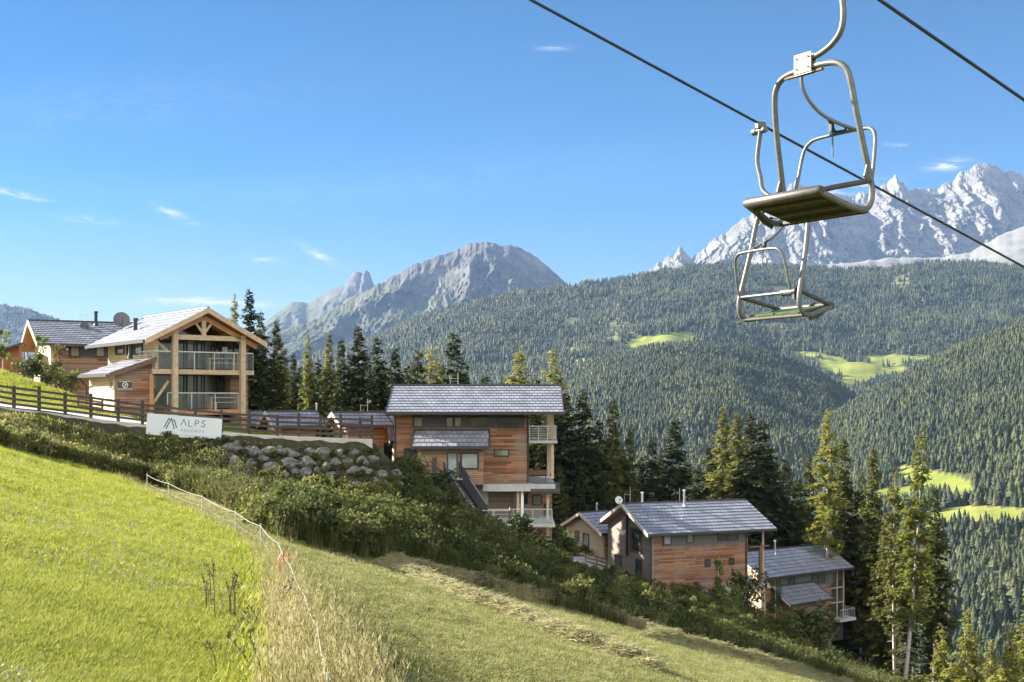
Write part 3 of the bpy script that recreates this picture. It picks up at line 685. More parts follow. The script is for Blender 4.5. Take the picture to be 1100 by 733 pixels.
def dish(h, p, r, face, material='dish_white', mast=0.8):
    """satellite dish: shallow bowl on a mast with a feed arm; face = direction in local axes"""
    f = Vector(face).normalized(); u = f.cross(Vector((0, 0, 1))).normalized(); w = u.cross(f); p = Vector(p)
    m = MB(); vs = []; fs = []; nr = 5; na = 20
    for i in range(nr + 1):
        t = i / nr
        for k in range(na):
            a = 2 * math.pi * k / na; vs.append(p + (u * math.cos(a) + w * math.sin(a)) * r * t + f * (0.22 * r * t * t))
    for i in range(nr):
        for k in range(na):
            fs.append((i * na + k, i * na + (k + 1) % na, (i + 1) * na + (k + 1) % na, (i + 1) * na + k))
    m.add(vs, fs, smooth=True); m.add([v - f * .03 for v in vs], [q[::-1] for q in fs], smooth=True)
    o = m.build('satellite_dish', M[material], h.root)
    a = MB(); a.tube([p - f * .03, p - f * .15, p - f * .15 - Vector((0, 0, mast))], .03, 8)
    a.tube([p + w * (-r * .9) + f * .2 * r, p + f * r * .9 - w * .1 * r], .015, 6); a.box(*sum([[(p + f * r * .9)[i] - .05, (p + f * r * .9)[i] + .05] for i in range(3)], []))
    a.build('dish_arm', M['black_metal'], o); return o
def chimney(h, s, d, z0, z1, r=.11, material='black_metal', hat=True):
    m = MB(); m.tube([(s, d, z0), (s, d, z1)], r, 12)
    if hat: m.tube([(s, d, z1 - .02), (s, d, z1 + .1)], [r * 1.5, r * 1.35], 12)
    m.tube([(s, d, z0), (s, d, z0 + .35)], [r * 1.9, r * 1.05], 12)
    return m.build('chimney', M[material], h.root)
def antenna(h, s, d, z0, z1, arm=True):
    m = MB(); m.tube([(s, d, z0), (s, d, z1)], .022, 6)
    if arm: m.tube([(s - .6, d, z0 + (z1 - z0) * .55), (s, d, z0 + (z1 - z0) * .55)], .015, 6); m.tube([(s - .6, d, z0), (s - .6, d, z0 + (z1 - z0) * .62)], .018, 6)
    return m.build('antenna', M['steel'], h.root)
def bx(h, name, material, *b, parent=None):
    m = MB(); m.box(*b); return m.build(name, M[material], parent or h.root)

# --- the chalet with the pale roof, seen square on
h = House('wooden_chalet', 424, 85, 0, -10.5, 'square-on larch chalet with long pale roof, dark window strip and outside stair')
sl_, sr_ = h.s(414.5, -1.4), h.s(605.5, -1.4); ze = h.z(443, 0, -1.4); dr = 3.8; zr = h.z(414.5, 0, dr)
pitch = (zr - ze) / (dr + 1.4); W1 = h.s(568); zt = ze + pitch * 1.4 - .2; zf = h.z(519)
roof(h, sl_, sr_, -1.4, ze, dr, zr, 9.0, barge='roof_trim')
gable_wall(h, 'wall', 'larch_boards', 0, W1, 0, 7.6, zf, zt, dr, zt + pitch * 3.8)
bx(h, 'foundation', 'concrete', .02, W1 - 3, .6, 7.5, -1, zf - .003)
zs0, zs1 = h.z(459.5), h.z(446)
bx(h, 'window_strip', 'dark_panel', h.s(443), h.s(563.5), -.05, -.003, zs0, zs1)
for a, b, g, mu in ((444, 454, 'blind_glass', 0), (479, 487, 'blind_glass', 0), (488, 496.5, 'blind_glass', 0), (503.5, 527, 'window_glass', 1), (535, 556.5, 'window_glass', 1)):
    winpx(h, a, b, 448, 459, D=-.05, glass=g, mull=mu)
winpx(h, 434, 447, 481.5, 498, D=0); winpx(h, 530.5, 547, 482.5, 490.5, D=0, glass='blind_glass')
# lean-to porch in front
D1 = -1.7; a0, a1 = h.s(448.5, D1), h.s(519.5, D1)
m = MB(); m.prism([(D1, zf), (D1, h.z(481, 0, D1)), (-.003, h.z(466.5)), (-.003, zf)], 'x', a0, a1); h.part('porch_wall', 'weathered_boards', m)
pe, pz, pr, pzr = -2.25, h.z(480, 0, -2.25), -.06, h.z(462.5, 0, -.06)
po = roof(h, h.s(442.5, pe), h.s(525, pe), pe, pz, pr, pzr, None, barge='roof_trim'); po.name = 'porch_roof'
winpx(h, 480.5, 491.5, 486, 513.5, D=D1, glass='frosted_glass', name='door'); winpx(h, 494.5, 514.5, 486, 504.5, D=D1, glass='frosted_glass', fw=.12)
# right end: upper balcony, tall posts, terrace with its edge roof
s_o = h.s(599, 0); zb1 = h.z(473.5, 0, 0)
bx(h, 'balcony_floor', 'concrete', W1 + .003, s_o, .2, 6.8, zb1 - .2, zb1)
railing(h, [(W1 + .05, .25), (s_o - .05, .25), (s_o - .05, 6.7)], zb1, 1.05, .8, glass=True, bars=5)
ztr = h.z(515, 0, 0)
for d in (.5, 6.3):
    bx(h, 'post', 'timber', s_o - .45, s_o - .25, d, d + .2, ztr, ze + pitch * (1.4 + d if d < 3 else 9 - d) - .2)
bx(h, 'post', 'timber', h.s(589), h.s(592.5), 3.2, 3.4, ztr, zr - .3)
bx(h, 'terrace_floor', 'concrete', h.s(519), h.s(596), -.9, 7.4, h.z(527), h.z(519.5))
m = MB(); zk = h.z(520); e0 = h.s(570); 
m.prism([(-.95, zk - .62), (-.95, zk - .30), (0, zk + .1), (0, zk - .25)], 'x', e0, h.s(601)); h.part('terrace_eave', 'roof_tiles', m)
bx(h, 'gutter', 'roof_trim', e0, h.s(601), -1.06, -.96, zk - .62, zk - .45)
# lower storey under the terrace
bx(h, 'lower_wall', 'weathered_boards', h.s(505, 2), h.s(593, 2), 2.0, 7.4, 0, h.z(527) - .003)
winpx(h, 572, 582, 532, 543, D=2.0, glass='blind_glass'); winpx(h, 553, 567, 531, 542, D=2.0, glass='window_glass', mull=1); winpx(h, 584, 591, 541, 556, D=2.0, name='door')
for px, mt in ((553, 'dark_wood'), (556.5, 'timber'), (561, 'white_render'), (588.5, 'timber')):
    m = MB(); s_ = h.s(px, -.4); m.box(s_ - .1, s_ + .1, -.5, -.3, .4, h.z(527) - .003); h.part('post', mt, m)
bx(h, 'lower_terrace', 'concrete', h.s(505, -3), h.s(596, -3), -3.4, 2, h.z(562, 0, -3) - .25, h.z(562, 0, -3))
railing(h, [(h.s(510, -3.3), -3.3), (h.s(593, -3.3), -3.3)], h.z(562, 0, -3), 1.0, 1.3, glass=True)
# outside stair with slatted side panels
A = Vector((h.s(485, D1), D1 - .35, h.z(513, 0, D1))); B = Vector((h.s(515, -7.6), -7.6, h.z(561, 0, -7.6)))
ax = (B - A); fl = Vector((ax.x, ax.y, 0)).normalized(); nr = Vector((-fl.y, fl.x, 0)) * -1
ns = 15; m = MB()
for i in range(ns):
    p = A + ax * ((i + .5) / ns); q = nr * .55; m.beam(p - q, p + q, .32, .05)
st = h.part('stair', 'dark_stair', m)
for sg in (-1, 1):
    m = MB(); o = nr * .58 * sg; a, b = A + o, B + o; up = Vector((0, 0, 1.1)); lo = Vector((0, 0, -.15))
    m.beam(a + lo, b + lo, .06, .22); m.beam(a + up, b + up, .07, .07)
    nb = 52
    for i in range(nb + 1):
        p = a.lerp(b, i / nb); m.beam(p, p + up, .035, .075)
    h.part('balustrade', 'dark_stair', m, st)
m = MB(); m.box(A.x - 1.4, A.x + .9, D1 - .95, D1 - .003, A.z - .12, A.z - .003); h.part('stair_landing', 'concrete', m)
m = MB(); m.box(A.x - 1.35, A.x - 1.05, D1 - .6, D1 - .3, A.z, A.z + 1.45); h.part('stair_post', 'dark_wood', m)
lz = B.z - .05; m = MB(); m.box(B.x - 1.3, B.x + 2.1, -9.6, -7.5, lz - .22, lz); h.part('stair_platform', 'concrete', m)
railing(h, [(B.x - 1.2, -9.5), (B.x + 2.0, -9.5), (B.x + 2.0, -7.6)], lz, 1.0, 1.0, glass=False, bars=3)
antenna(h, h.s(492, dr), dr, zr, zr + 1.0)
for s_, d_ in ((.06, -.08), (W1 - .06, -.08)):
    m = MB(); m.tube([(s_, -1.3, ze - .2), (s_, -.6, ze - .35), (s_, d_, ze - .55), (s_, d_, zf + .05)], .05, 8); h.part('downpipe', 'roof_trim', m)
chalet_mid = h
# table and bench on its terrace
t = empty('terrace_bench', (h.x0 + h.s(577, 1.2), h.y0 + 1.2, h.zb + h.z(519.5)), 0, 'small brown bench under the balcony of the square-on chalet', 'bench')
m = MB(); m.box(-.75, .75, -.2, .25, .42, .47); m.build('seat', M['brown_wood'], t)
for sx in (-.65, .6):
    m = MB(); m.box(sx, sx + .06, -.18, .2, 0, .417); m.build('leg', M['brown_wood'], t)
m = MB(); m.box(-.75, .75, .2, .25, .52, .9); m.build('backrest', M['brown_wood'], t)

# --- lower chalet with the shaded stone-coloured gable
h = House('wooden_chalet', 699, 102.5, 21, -20, 'lower chalet with grey shaded gable, warm red front and round dish on its ridge')
ov = .9; s1 = h.s(803); De = h.d(653); dr = De / 2; ze = h.z(574.5, -.7, -ov); zr = h.z(541.5, -.7, dr)
pitch = (zr - ze) / (dr + ov); S0, S1 = -.75, h.s(834.5, -ov); zt = ze + pitch * ov - .2; zf = h.z(637)
roof(h, S0, S1, -ov, ze, dr, zr, De + ov)
gable_wall(h, 'gable_wall', 'grey_boards', 0, .3, .0, De, -1, zt, dr, zt + pitch * dr)
gable_wall(h, 'wall', 'larch_boards', .303, s1, -.02, De - .02, zf, zt, dr, zt + pitch * dr)
bx(h, 'foundation', 'concrete', .3, s1 * .55, 1.2, De, -3, zf - .003)
for s_ in (s1 * .62, s1 * .98): bx(h, 'pillar', 'concrete', s_ - .2, s_ + .2, .6, 1.0, -3, zf - .003)
bx(h, 'floor_slab', 'concrete', .3, s1 + 2.9, .0, De - .1, zf - .28, zf - .004)
bx(h, 'corner_board', 'roof_trim', -.04, .1, -.08, -.003, -1, zt)
bx(h, 'window_strip', 'olive_panel', h.s(711), h.s(801), -.07, -.023, h.z(585.5, 5), h.z(573.5, 5))
winpx(h, 712.5, 721, 575.5, 585.5, D=-.07, glass='frosted_glass'); winpx(h, 737.5, 745, 574, 583.5, D=-.07, glass='blind_glass'); winpx(h, 771, 793, 571.5, 581, D=-.07, mull=1)
winpx(h, 757, 763, 601, 609, D=-.02); winpx(h, 783, 788.5, 599, 607, D=-.02)
winleft(h, 690, 677, 567, 594, S=0, glass='window_glass', frame='brown_wood', fw=.16); winleft(h, 668, 661, 596, 612, S=0); winleft(h, 690, 683, 601, 619, S=0)
m = MB(); d_ = h.d(673.5, -.2); m.tube([(-.2, d_, h.z(597, -.2, d_)), (-.2, d_, zr + .0)], .12, 10); h.part('flue_pipe', 'black_metal', m)
chimney(h, h.s(735, dr - .8), dr - .8, zr - .5, zr + 1.1, .1, 'steel'); chimney(h, h.s(690, dr + 1), dr + 1, zr - .6, zr + .85, .1, 'steel')
dish(h, (h.s(664.5, dr + .4), dr + .4, h.z(537.5, 0, dr)), .36, (-.1, -1, .25), 'dish_white', .7)
antenna(h, h.s(677, dr + .6), dr + .6, zr - .1, zr + 1.5); antenna(h, h.s(730, dr + .6), dr + .6, zr - .1, zr + 1.2, False)
zb1 = h.z(598, s1, 0)
bx(h, 'balcony_floor', 'timber', s1 + .003, S1 - .5, .2, De - .5, zf - .0, zf + .14)
railing(h, [(s1 + .05, .25), (S1 - .6, .25), (S1 - .6, De - .6)], zf + .14, 1.05, 1.0, glass=True)
for d in (.3, De - .6): bx(h, 'post', 'timber', S1 - .75, S1 - .57, d, d + .18, -3, zt + min(d, De - d) * pitch - .05)
bx(h, 'post', 'brown_wood', h.s(815.5, -.3), h.s(818.5, -.3), -.4, -.2, h.z(626, s1, 0), h.z(587, s1, 0))
m = MB(); m.beam((h.s(804, -.3), -.3, h.z(587.5, s1)), (h.s(826, -.3), -.3, h.z(587, s1)), .14); h.part('cross_beam', 'brown_wood', m)
m = MB(); m.tube([(s1 - .2, -ov + .05, ze - .2), (s1 - .2, -.5, ze - .32), (s1 - .2, -.1, ze - .5), (s1 - .2, -.1, zf)], .05, 8); h.part('downpipe', 'roof_trim', m)
chalet_low = h

# --- lowest chalet, white-lit gable, blue-grey porch roof
h = House('wooden_chalet', 820, 119, 34.5, -27.5, 'lowest chalet between the trees with sunlit white gable, dark porch roof and glazed corner')
ov = .8; s1 = h.s(893); dr = 3.3; De = 6.6; ze = h.z(621.5, -.8, -ov); zr = h.z(584.5, h.s(885, dr), dr)
pitch = (zr - ze) / (dr + ov); S1 = h.s(917.5, -ov); zt = ze + pitch * ov - .2
roof(h, -.85, S1, -ov, ze, dr, zr, De + ov)
gable_wall(h, 'gable_wall', 'sunlit_boards', 0, .3, 0, De, -2, zt, dr, zt + pitch * dr)
gable_wall(h, 'wall', 'larch_boards', .303, s1, -.02, De - .02, -2, zt, dr, zt + pitch * dr)
bx(h, 'window_strip', 'olive_panel', h.s(832), h.s(894), -.07, -.023, h.z(633.5, 3), h.z(621, 3))
for a, b, p, q in ((832.5, 838, 623, 634), (847, 854, 621, 631.5), (872, 886, 616.5, 626.5)): winpx(h, a, b, p, q, D=-.07, mull=1 if b - a > 10 else 0)
D1 = -2.2; a0, a1 = h.s(851, D1), h.s(887, D1); zp0 = h.z(649.5, a0, -2.7)
m = MB(); m.prism([(D1, -2), (D1, h.z(648.5, a0, D1)), (-.023, h.z(631.5, a0, 0)), (-.023, -2)], 'x', a0, a1); h.part('porch_wall', 'weathered_boards', m)
po = roof(h, a0 - .8, a1 + .6, -2.75, h.z(649, a0, -2.75), -.08, h.z(630.5, a0, -.08), None, barge='roof_trim', tiles='roof_tiles'); po.name = 'porch_roof'
winpx(h, 853.5, 862, 655, 666, D=D1, mull=1)
m = MB(); m.box(s1 + .003, h.s(908), .3, De - .2, h.z(690, s1), zt + .2); h.part('glazed_corner', 'window_glass', m)
for px in (893.8, 900.5, 907.5): bx(h, 'post', 'timber', h.s(px), h.s(px) + .12, .18, .297, h.z(668, s1), zt + .15)
for py in (632, 648): bx(h, 'transom', 'timber', h.s(893.8), h.s(908), .15, .177, h.z(py + 1.2, s1), h.z(py, s1))
bx(h, 'balcony_floor', 'concrete', s1 + .003, h.s(910), -1.2, .15, h.z(667, s1), h.z(664, s1))
railing(h, [(s1 + .1, -1.15), (h.s(909), -1.15), (h.s(909), .1)], h.z(664, s1), 1.0, 1.0, glass=True)
chimney(h, h.s(832.5, dr - .8), dr - .8, zr - .5, zr + 1.0, .1, 'steel')
chalet_end = h

# --- smaller chalets, only partly in view
def small_chalet(label, px, Y, th, py_e, px_a, py_a, px_r, py_b, wall='sunlit_boards', ov=.6, group=None, name='small_chalet'):
    h = House(name, px, Y, th, (HY - py_b) / F * Y, label, group=group)
    dr = h.d(px_a, -.6); ze = h.z(py_e, -.6, -ov); zr = h.z(py_a, -.6, dr); De = 2 * dr; pitch = (zr - ze) / (dr + ov)
    S1 = h.s(px_r, dr); zt = ze + pitch * ov - .18
    roof(h, -.65, S1, -ov, ze, dr, zr, De + ov, barge='bargeboard')
    gable_wall(h, 'gable_wall', wall, 0, .25, 0, De, -2, zt, dr, zt + pitch * dr)
    gable_wall(h, 'wall', 'larch_boards', .253, S1 - .6, -.02, De - .02, -2, zt, dr, zt + pitch * dr)
    h.dr, h.De, h.zr, h.zt, h.S1, h.pitch = dr, De, zr, zt, S1, pitch
    return h
h = small_chalet('little chalet with white barge boards and sunlit gable behind the dark fence', 648, 113, 32, 573.5, 622.5, 551, 668, 606)
winleft(h, 633, 626.5, 573, 590, S=0, glass='frosted_glass', fw=.08); winleft(h, 622.5, 618, 570, 582, S=0, glass='blind_glass', frame='brown_wood')
chimney(h, h.s(641, h.dr + 1), h.dr + 1, h.zr - .5, h.zr + .7, .08, 'steel')
h = small_chalet('pale roofed chalet behind the ranch fence, nearest the balcony chalet', 262, 92, 30, 456, 246, 442.5, 282, 485)
h = small_chalet('low chalet with white gable edge between fence and spruces, long grey roof', 299, 89, 30, 458, 285, 442.5, 341, 490)
chimney(h, h.s(340, h.dr + .5), h.dr + .5, h.zr - .4, h.zr + .6, .05, 'steel')
h = small_chalet('small chalet with open orange gable peak rising over the ranch fence', 371, 90, 31, 457.5, 357, 443.5, 413, 492)
antenna(h, h.s(395, h.dr + .3), h.dr + .3, h.zr - .1, h.zr + 1.1)
h = small_chalet('narrow chalet gable squeezed against the left end of the square-on chalet', 423, 94, 33, 474, 415, 446, 440, 505)
dish(h, (h.s(408, h.dr), h.dr - .5, h.z(449.5, 0, h.dr)), .42, (-.3, -1, .3), 'dish_white', .5)

# --- balcony chalet on the terrace
h = House('balcony_chalet', 163, 68, 38, -1.3, 'two-storey chalet with open timber gable, two balconies and a lean-to entrance')
ov = 1.1; SL, SR = h.s(156, -ov), h.s(287, -ov); sm = (SL + SR) / 2; zr = h.z(331.5, sm, -ov); ze = h.z(365, SL, -ov); De = 8.0
pitch = (zr - ze) / (sm - SL)
# this roof's ridge runs back from the gable: build it in a frame turned by a right angle
rt = empty('roof_frame', (0, 0, 0))
class Turned: pass
tf = Turned(); tf.root = empty('roof_frame', (0, 0, 0)); tf.root.parent = h.root; tf.root.rotation_euler = (0, 0, R(90))
bpy.data.objects.remove(rt)
ro = roof(tf, -ov, De + 1.2, -SR, ze, -sm, zr, -SL, barge='timber')
for o in list(tf.root.children):
    o.parent = h.root; o.rotation_euler = (0, 0, R(90))
bpy.data.objects.remove(tf.root)
B0 = 2.1; WL = SL + 1.0; WR = h.s(268, B0); zg = 0.0
zt = ze + pitch * 1.0 - .2
def gy(name, material, s0, s1, d0, d1, zb, cut=.2):
    m = MB(); f = lambda s: (ze + pitch * (min(s - SL, SR - s))) - cut
    m.prism([(s0, zb), (s0, f(s0)), (sm, f(sm)), (s1, f(s1)), (s1, zb)], 'y', d0, d1); return h.part(name, material, m)
gy('back_wall', 'loggia_glass', WL + .02, WR - .3, B0, B0 + .2, 0)
gy('wall', 'larch_boards', WL, WR, B0 + .203, De, -1.2)
zu = h.z(396.5, 0, 0); zl = h.z(440.5, 0, 0)
s185, s257 = h.s(185), h.s(257.5); sA, sB = h.s(162), h.s(271)
bx(h, 'upper_deck', 'timber', sA, sB, -.25, B0 - .003, zu - .28, zu)
bx(h, 'lower_deck', 'orange_timber', h.s(177), s257 + .3, -.25, B0 - .003, zl - .3, zl)
for s_ in (s185, s257):
    m = MB(); f = ze + pitch * min(s_ - SL, SR - s_) - .2; m.box(s_ - .15, s_ + .15, -.56, -.26, zl - .45, f); h.part('post', 'timber', m)
bx(h, 'corner_post', 'orange_timber', sA - .1, sA + .12, -.12, .3, -.6, zu - .283); bx(h, 'corner_post', 'orange_timber', sB - .75, sB - .45, -.02, .2, -.6, zu - .283)
zb_ = h.z(361.5, 0, 0)
bx(h, 'tie_beam', 'timber', s185 + .153, s257 - .153, -.52, -.3, zb_ - .15, zb_ + .14)
m = MB(); m.box(sm - .13, sm + .13, -.5, -.28, zb_ + .143, zr - .45); h.part('king_post', 'timber', m)
for sg, s_ in ((-1, s185), (1, s257)):
    m = MB(); m.beam((sm, -.42, zr - .5), (s_ + sg * .9, -.42, ze + pitch * min(s_ + sg * .9 - SL, SR - s_ - sg * .9) - .42), .2, .28); h.part('rafter', 'orange_timber', m)
    m = MB(); m.beam((sm + sg * .12, -.4, zb_ + .35), (sm + sg * .55, -.4, zb_ + .95), .1, .12); h.part('strut', 'timber', m)
m = MB(); m.beam((sA + .1, .1, zu + 1.9), (s185 - .2, .1, zu + 1.0), .12, .16); m.beam((sA + .1, .1, zl + .3), (s185 - .2, .1, zl + 1.7), .1, .14); h.part('brace', 'timber', m)
railing(h, [(sA + .05, B0 - .1), (sA + .05, -.2), (sB - .05, -.2), (sB - .05, B0 - .1)], zu, 1.05, 1.35, glass=True)
railing(h, [(h.s(178.5), -.2), (s257 - .2, -.2)], zl, 1.0, 1.3, glass=True)
# glazed doors of the loggia, both floors
for k, (z0, tops) in enumerate(((zu, (1.0, 2.2)), (zl, (1.0, 2.15)))):
    for i, (a, b, g) in enumerate(((188, 198, 'loggia_glass'), (200, 209, 'door_glass'), (211, 217, 'loggia_glass'), (219, 228, 'door_glass'), (230, 238, 'loggia_glass'), (240, 251, 'window_glass'))):
        win(h, 'front', h.s(a, B0), h.s(b, B0), z0 + .05, z0 + tops[1], B0 - .003, glass=g, name='glass_door')
bx(h, 'wall_lamp', 'paper_white', h.s(239, B0 - .3), h.s(244, B0 - .3), B0 - .35, B0 - .2, h.z(378, 3, B0), h.z(372, 3, B0))
bx(h, 'side_wall', 'weathered_boards', sB - .9, sB - .2, B0 - .9, B0 + 3, -.6, zu - .283)
# lit long wall on the left with its band of windows
m = MB(); m.box(WL - .02, WL - .003, .0, De, 2.0, zt + .05); h.part('side_boards', 'sunlit_boards', m)
m = MB(); m.box(WL - .003, WL + .2, .0, B0, zu, zt); h.part('side_return', 'sunlit_boards', m)
for a, b in ((134, 124.5), (143, 136.5), (153.5, 144.5)): winleft(h, a, b, 369.5, 381.5, S=WL - .02, glass='window_glass', fw=.1)
# lean-to entrance
LT, LH = h.s(116.6, -.35), WL - .03; zlo, zhi = h.z(401.5, LT, -.35), h.z(384, LH, -.35); L0 = h.s(123.5, 0); Dl = 4.4
fz = lambda s: zlo + (zhi - zlo) * (s - LT) / (LH - LT) - .18
m = MB(); m.prism([(L0, -1.2), (L0, fz(L0)), (LH, fz(LH)), (LH, -1.2)], 'y', 0.05, Dl); h.part('lean_to_wall', 'larch_boards', m)
m = MB(); m.box(L0 - .03, L0 - .003, .05, Dl, -1.2, fz(L0) - .02); h.part('entrance_wall', 'sunlit_boards', m)
tf = Turned(); tf.root = h.root
m = MB(); nrow = 5
for i in range(nrow):
    a, b = i / nrow, (i + 1) / nrow; S_ = lambda t: LT + (LH - LT) * t; Zz = lambda t: zlo + (zhi - zlo) * t
    m.add([(S_(a), Dl + .4, Zz(a) + .05), (S_(a), -.35, Zz(a) + .05), (S_(b), -.35, Zz(b)), (S_(b), Dl + .4, Zz(b)), (S_(a), Dl + .4, Zz(a)), (S_(a), -.35, Zz(a))],
          [(0, 1, 2, 3), (4, 5, 1, 0)], [[(0, i * .68 + .03), (Dl + .75, i * .68 + .03), (Dl + .75, i * .68 + .65), (0, i * .68 + .65)], [(0, 0)] * 4])
lr = h.part('lean_to_roof', 'roof_tiles', m)
m = MB(); m.prism([(LT, zlo - .012), (LH, zhi - .012), (LH, zhi - .15), (LT, zlo - .15)], 'y', -.32, Dl + .37); h.part('soffit', 'soffit_wood', m, lr)
m = MB(); m.prism([(LT, zlo + .05), (LH, zhi + .05), (LH, zhi - .24), (LT, zlo - .24)], 'y', -.40, -.325); h.part('bargeboard', 'brown_wood', m, lr)
m = MB(); m.box(LT - .13, LT - .01, -.3, Dl + .3, zlo - .17, zlo - .02); m.tube([(LT - .07, Dl + .2, zlo - .15), (LT + .2, Dl + .25, zlo - .5), (L0 - .1, Dl + .25, zlo - .7), (L0 - .1, Dl + .25, 0)], .05, 8); h.part('gutter', 'roof_trim', m, lr)
pq = bx(h, 'plaque', 'plaque_dark', h.s(127), h.s(141.5), .0, .047, h.z(418.5, L0), h.z(409, L0))
sc_ = (h.s(127) + h.s(141.5)) / 2; zc_ = (h.z(418.5, L0) + h.z(409, L0)) / 2
m = MB(); ring = [(sc_ + math.cos(a) * .15, -.012, zc_ + math.sin(a) * .15) for a in [i * math.pi / 10 for i in range(21)]]; m.tube(ring, .022, 6); m.beam((sc_ - .06, -.012, zc_ - .06), (sc_ + .07, -.012, zc_ + .07), .05)
m.box(sc_ - .42, sc_ + .42, -.01, -.002, zc_ - .24, zc_ - .21); m.box(sc_ - .36, sc_ + .36, -.01, -.002, zc_ + .2, zc_ + .225); h.part('emblem', 'paper_white', m, pq)
winleft(h, 122.8, 118.5, 408, 418, S=L0 - .03, glass='blind_glass', frame='timber', name='notice_board', fw=.05)
chimney(h, h.s(145.5, 5), 5.0, h.z(363, 0, 5), h.z(343, 0, 5), .12); chimney(h, WL - .9, 1.6, h.z(385.5, WL - .9, 1.6), h.z(368, WL - .9, 1.6), .09)
S_d = h.s(130.5, 8.6); dish(h, (S_d, 8.6, h.z(344, S_d, 8.6)), .52, (-.25, -1, .35), 'dish_grey', 1.3)
chalet_two = h
# benches on its balconies
for (z_, px, lab) in ((zu, 236, 'long pale garden table on the upper balcony of the two-storey chalet'), (zl, 238, 'pale garden table on the lower balcony behind glass sheets')):
    s_ = h.s(px, .8); wx = h.x0 + s_ * h.c - .8 * h.n; wy = h.y0 + s_ * h.n + .8 * h.c
    t = empty('garden_table', (wx, wy, h.zb + z_), R(38), lab, 'table')
    m = MB(); m.box(-.9, .9, -.35, .35, .70, .75); m.build('table_top', M['table_wood'], t)
    for sx in (-.8, .72):
        m = MB(); m.box(sx, sx + .08, -.3, .3, 0, .697); m.build('leg', M['table_wood'], t)
    t = empty('garden_bench', (wx + .45, wy - .36, h.zb + z_), R(38), lab.replace('long pale garden table', 'pale bench beside the table').replace('pale garden table', 'pale bench beside the table'), 'bench')
    m = MB(); m.box(-.9, .9, -.14, .14, .42, .46); m.build('seat', M['table_wood'], t)
    for sx in (-.8, .72):
        m = MB(); m.box(sx, sx + .07, -.12, .12, 0, .417); m.build('leg', M['table_wood'], t)

# --- first chalet at the far left, long red side wall
h = House('wooden_chalet', 54.5, 88, 28.4, -.9, 'upper chalet with long red-brown side wall and bright gable, beside a red shed')
ov = .8; dr = h.d(30.6, -1.0); De = 2 * dr; ze = h.z(369, -1.0, -ov); zr = h.z(344.5, -1.0, dr); pitch = (zr - ze) / (dr + ov); S1 = h.s(150, dr); zt = ze + pitch * ov - .2
roof(h, -1.05, S1, -ov, ze, dr, zr, De + ov)
gable_wall(h, 'gable_wall', 'sunlit_boards', 0, .25, 0, De, -1.5, zt, dr, zt + pitch * dr)
gable_wall(h, 'wall', 'larch_boards', .253, S1 - 1, -.02, De - .02, -1.5, zt, dr, zt + pitch * dr)
bx(h, 'window_strip', 'dark_panel', h.s(74), h.s(118), -.07, -.023, h.z(383.5, 4), h.z(370, 4))
winpx(h, 75.5, 85.5, 371, 383.5, D=-.07, glass='blind_glass'); winpx(h, 103, 112.5, 371.5, 383.5, D=-.07, glass='blind_glass')
winleft(h, 30, 26.2, 368, 396, S=0, frame='brown_wood', glass='window_glass', fw=.12)
chimney(h, h.s(103, dr - 1), dr - 1, zr - .5, h.z(336, h.s(103, dr), dr - 1), .13); antenna(h, h.s(94, dr + .5), dr + .5, zr, zr + 1.1)
dish(h, (h.s(91, dr - 1.6), dr - 1.6, h.z(352, h.s(91, dr), dr - 1.6)), .42, (.35, -1, .3), 'dish_grey', .7)
sh = House('garden_shed', -12, 90, 20, (HY - 396) / F * 90 - .4, 'red boarded shed with dark mono-pitch roof beside the upper chalet', 'shed')
sS = sh.s(20.5); m = MB(); m.prism([(0, 0), (sS, 0), (sS, sh.z(371, sS)), (0, sh.z(382, 0))], 'y', 0, 4); m.build('wall', M['vertical_boards'], sh.root)
m = MB(); m.prism([(-.6, sh.z(384, 0) - .05), (sS + .3, sh.z(370, sS) - .02), (sS + .3, sh.z(370, sS) + .16), (-.6, sh.z(384, 0) + .13)], 'y', -.6, 4.4); m.build('roof', M['roof_trim'], sh.root)
# ------------------------------------------------------------------ terrace edge: road, kerb wall, ranch fence, banner, boulders
def hit(px, py, y0=7.0, y1=240.0):
    """where a line of sight first meets the hillside"""
    a = (px - CX) / F; k = (HY - py) / F; y = y0; st = 0.25
    while y < y1:
        if gz(a * y, y) >= k * y: return Vector((a * y, y, gz(a * y, y)))
        y += st
    return Vector((a * y1, y1, gz(a * y1, y1)))
def edge_pt(px, off=0.0, dz=0.0):
    ys, zs = column(px); y = ys[3] + off; return Vector(((px - CX) / F * y, y, zs[3] + dz))
m = MB(); cols = list(range(-320, 244, 12)); far = [(-320, 62), (-100, 58.5), (0, 57.5), (60, 55), (110, 53), (160, 52), (260, 51.5)]
rows = []
for px in cols:
    ys, _ = column(px); ya = ys[3] + .5; yb = interp(far, px) * 1.25; r = []
    for k in range(7):
        y = ya + (yb - ya) * k / 6; x = (px - CX) / F * y; r.append((x, y, gz(x, y) + .05))
    rows.append(r)
for a, b in zip(rows[:-1], rows[1:]):
    for k in range(6): m.add([a[k], b[k], b[k + 1], a[k + 1]], [(0, 1, 2, 3)])
tag(m.build('road', M['gravel']), 'pale gravel lane along the ranch fence', 'road', kind='structure')

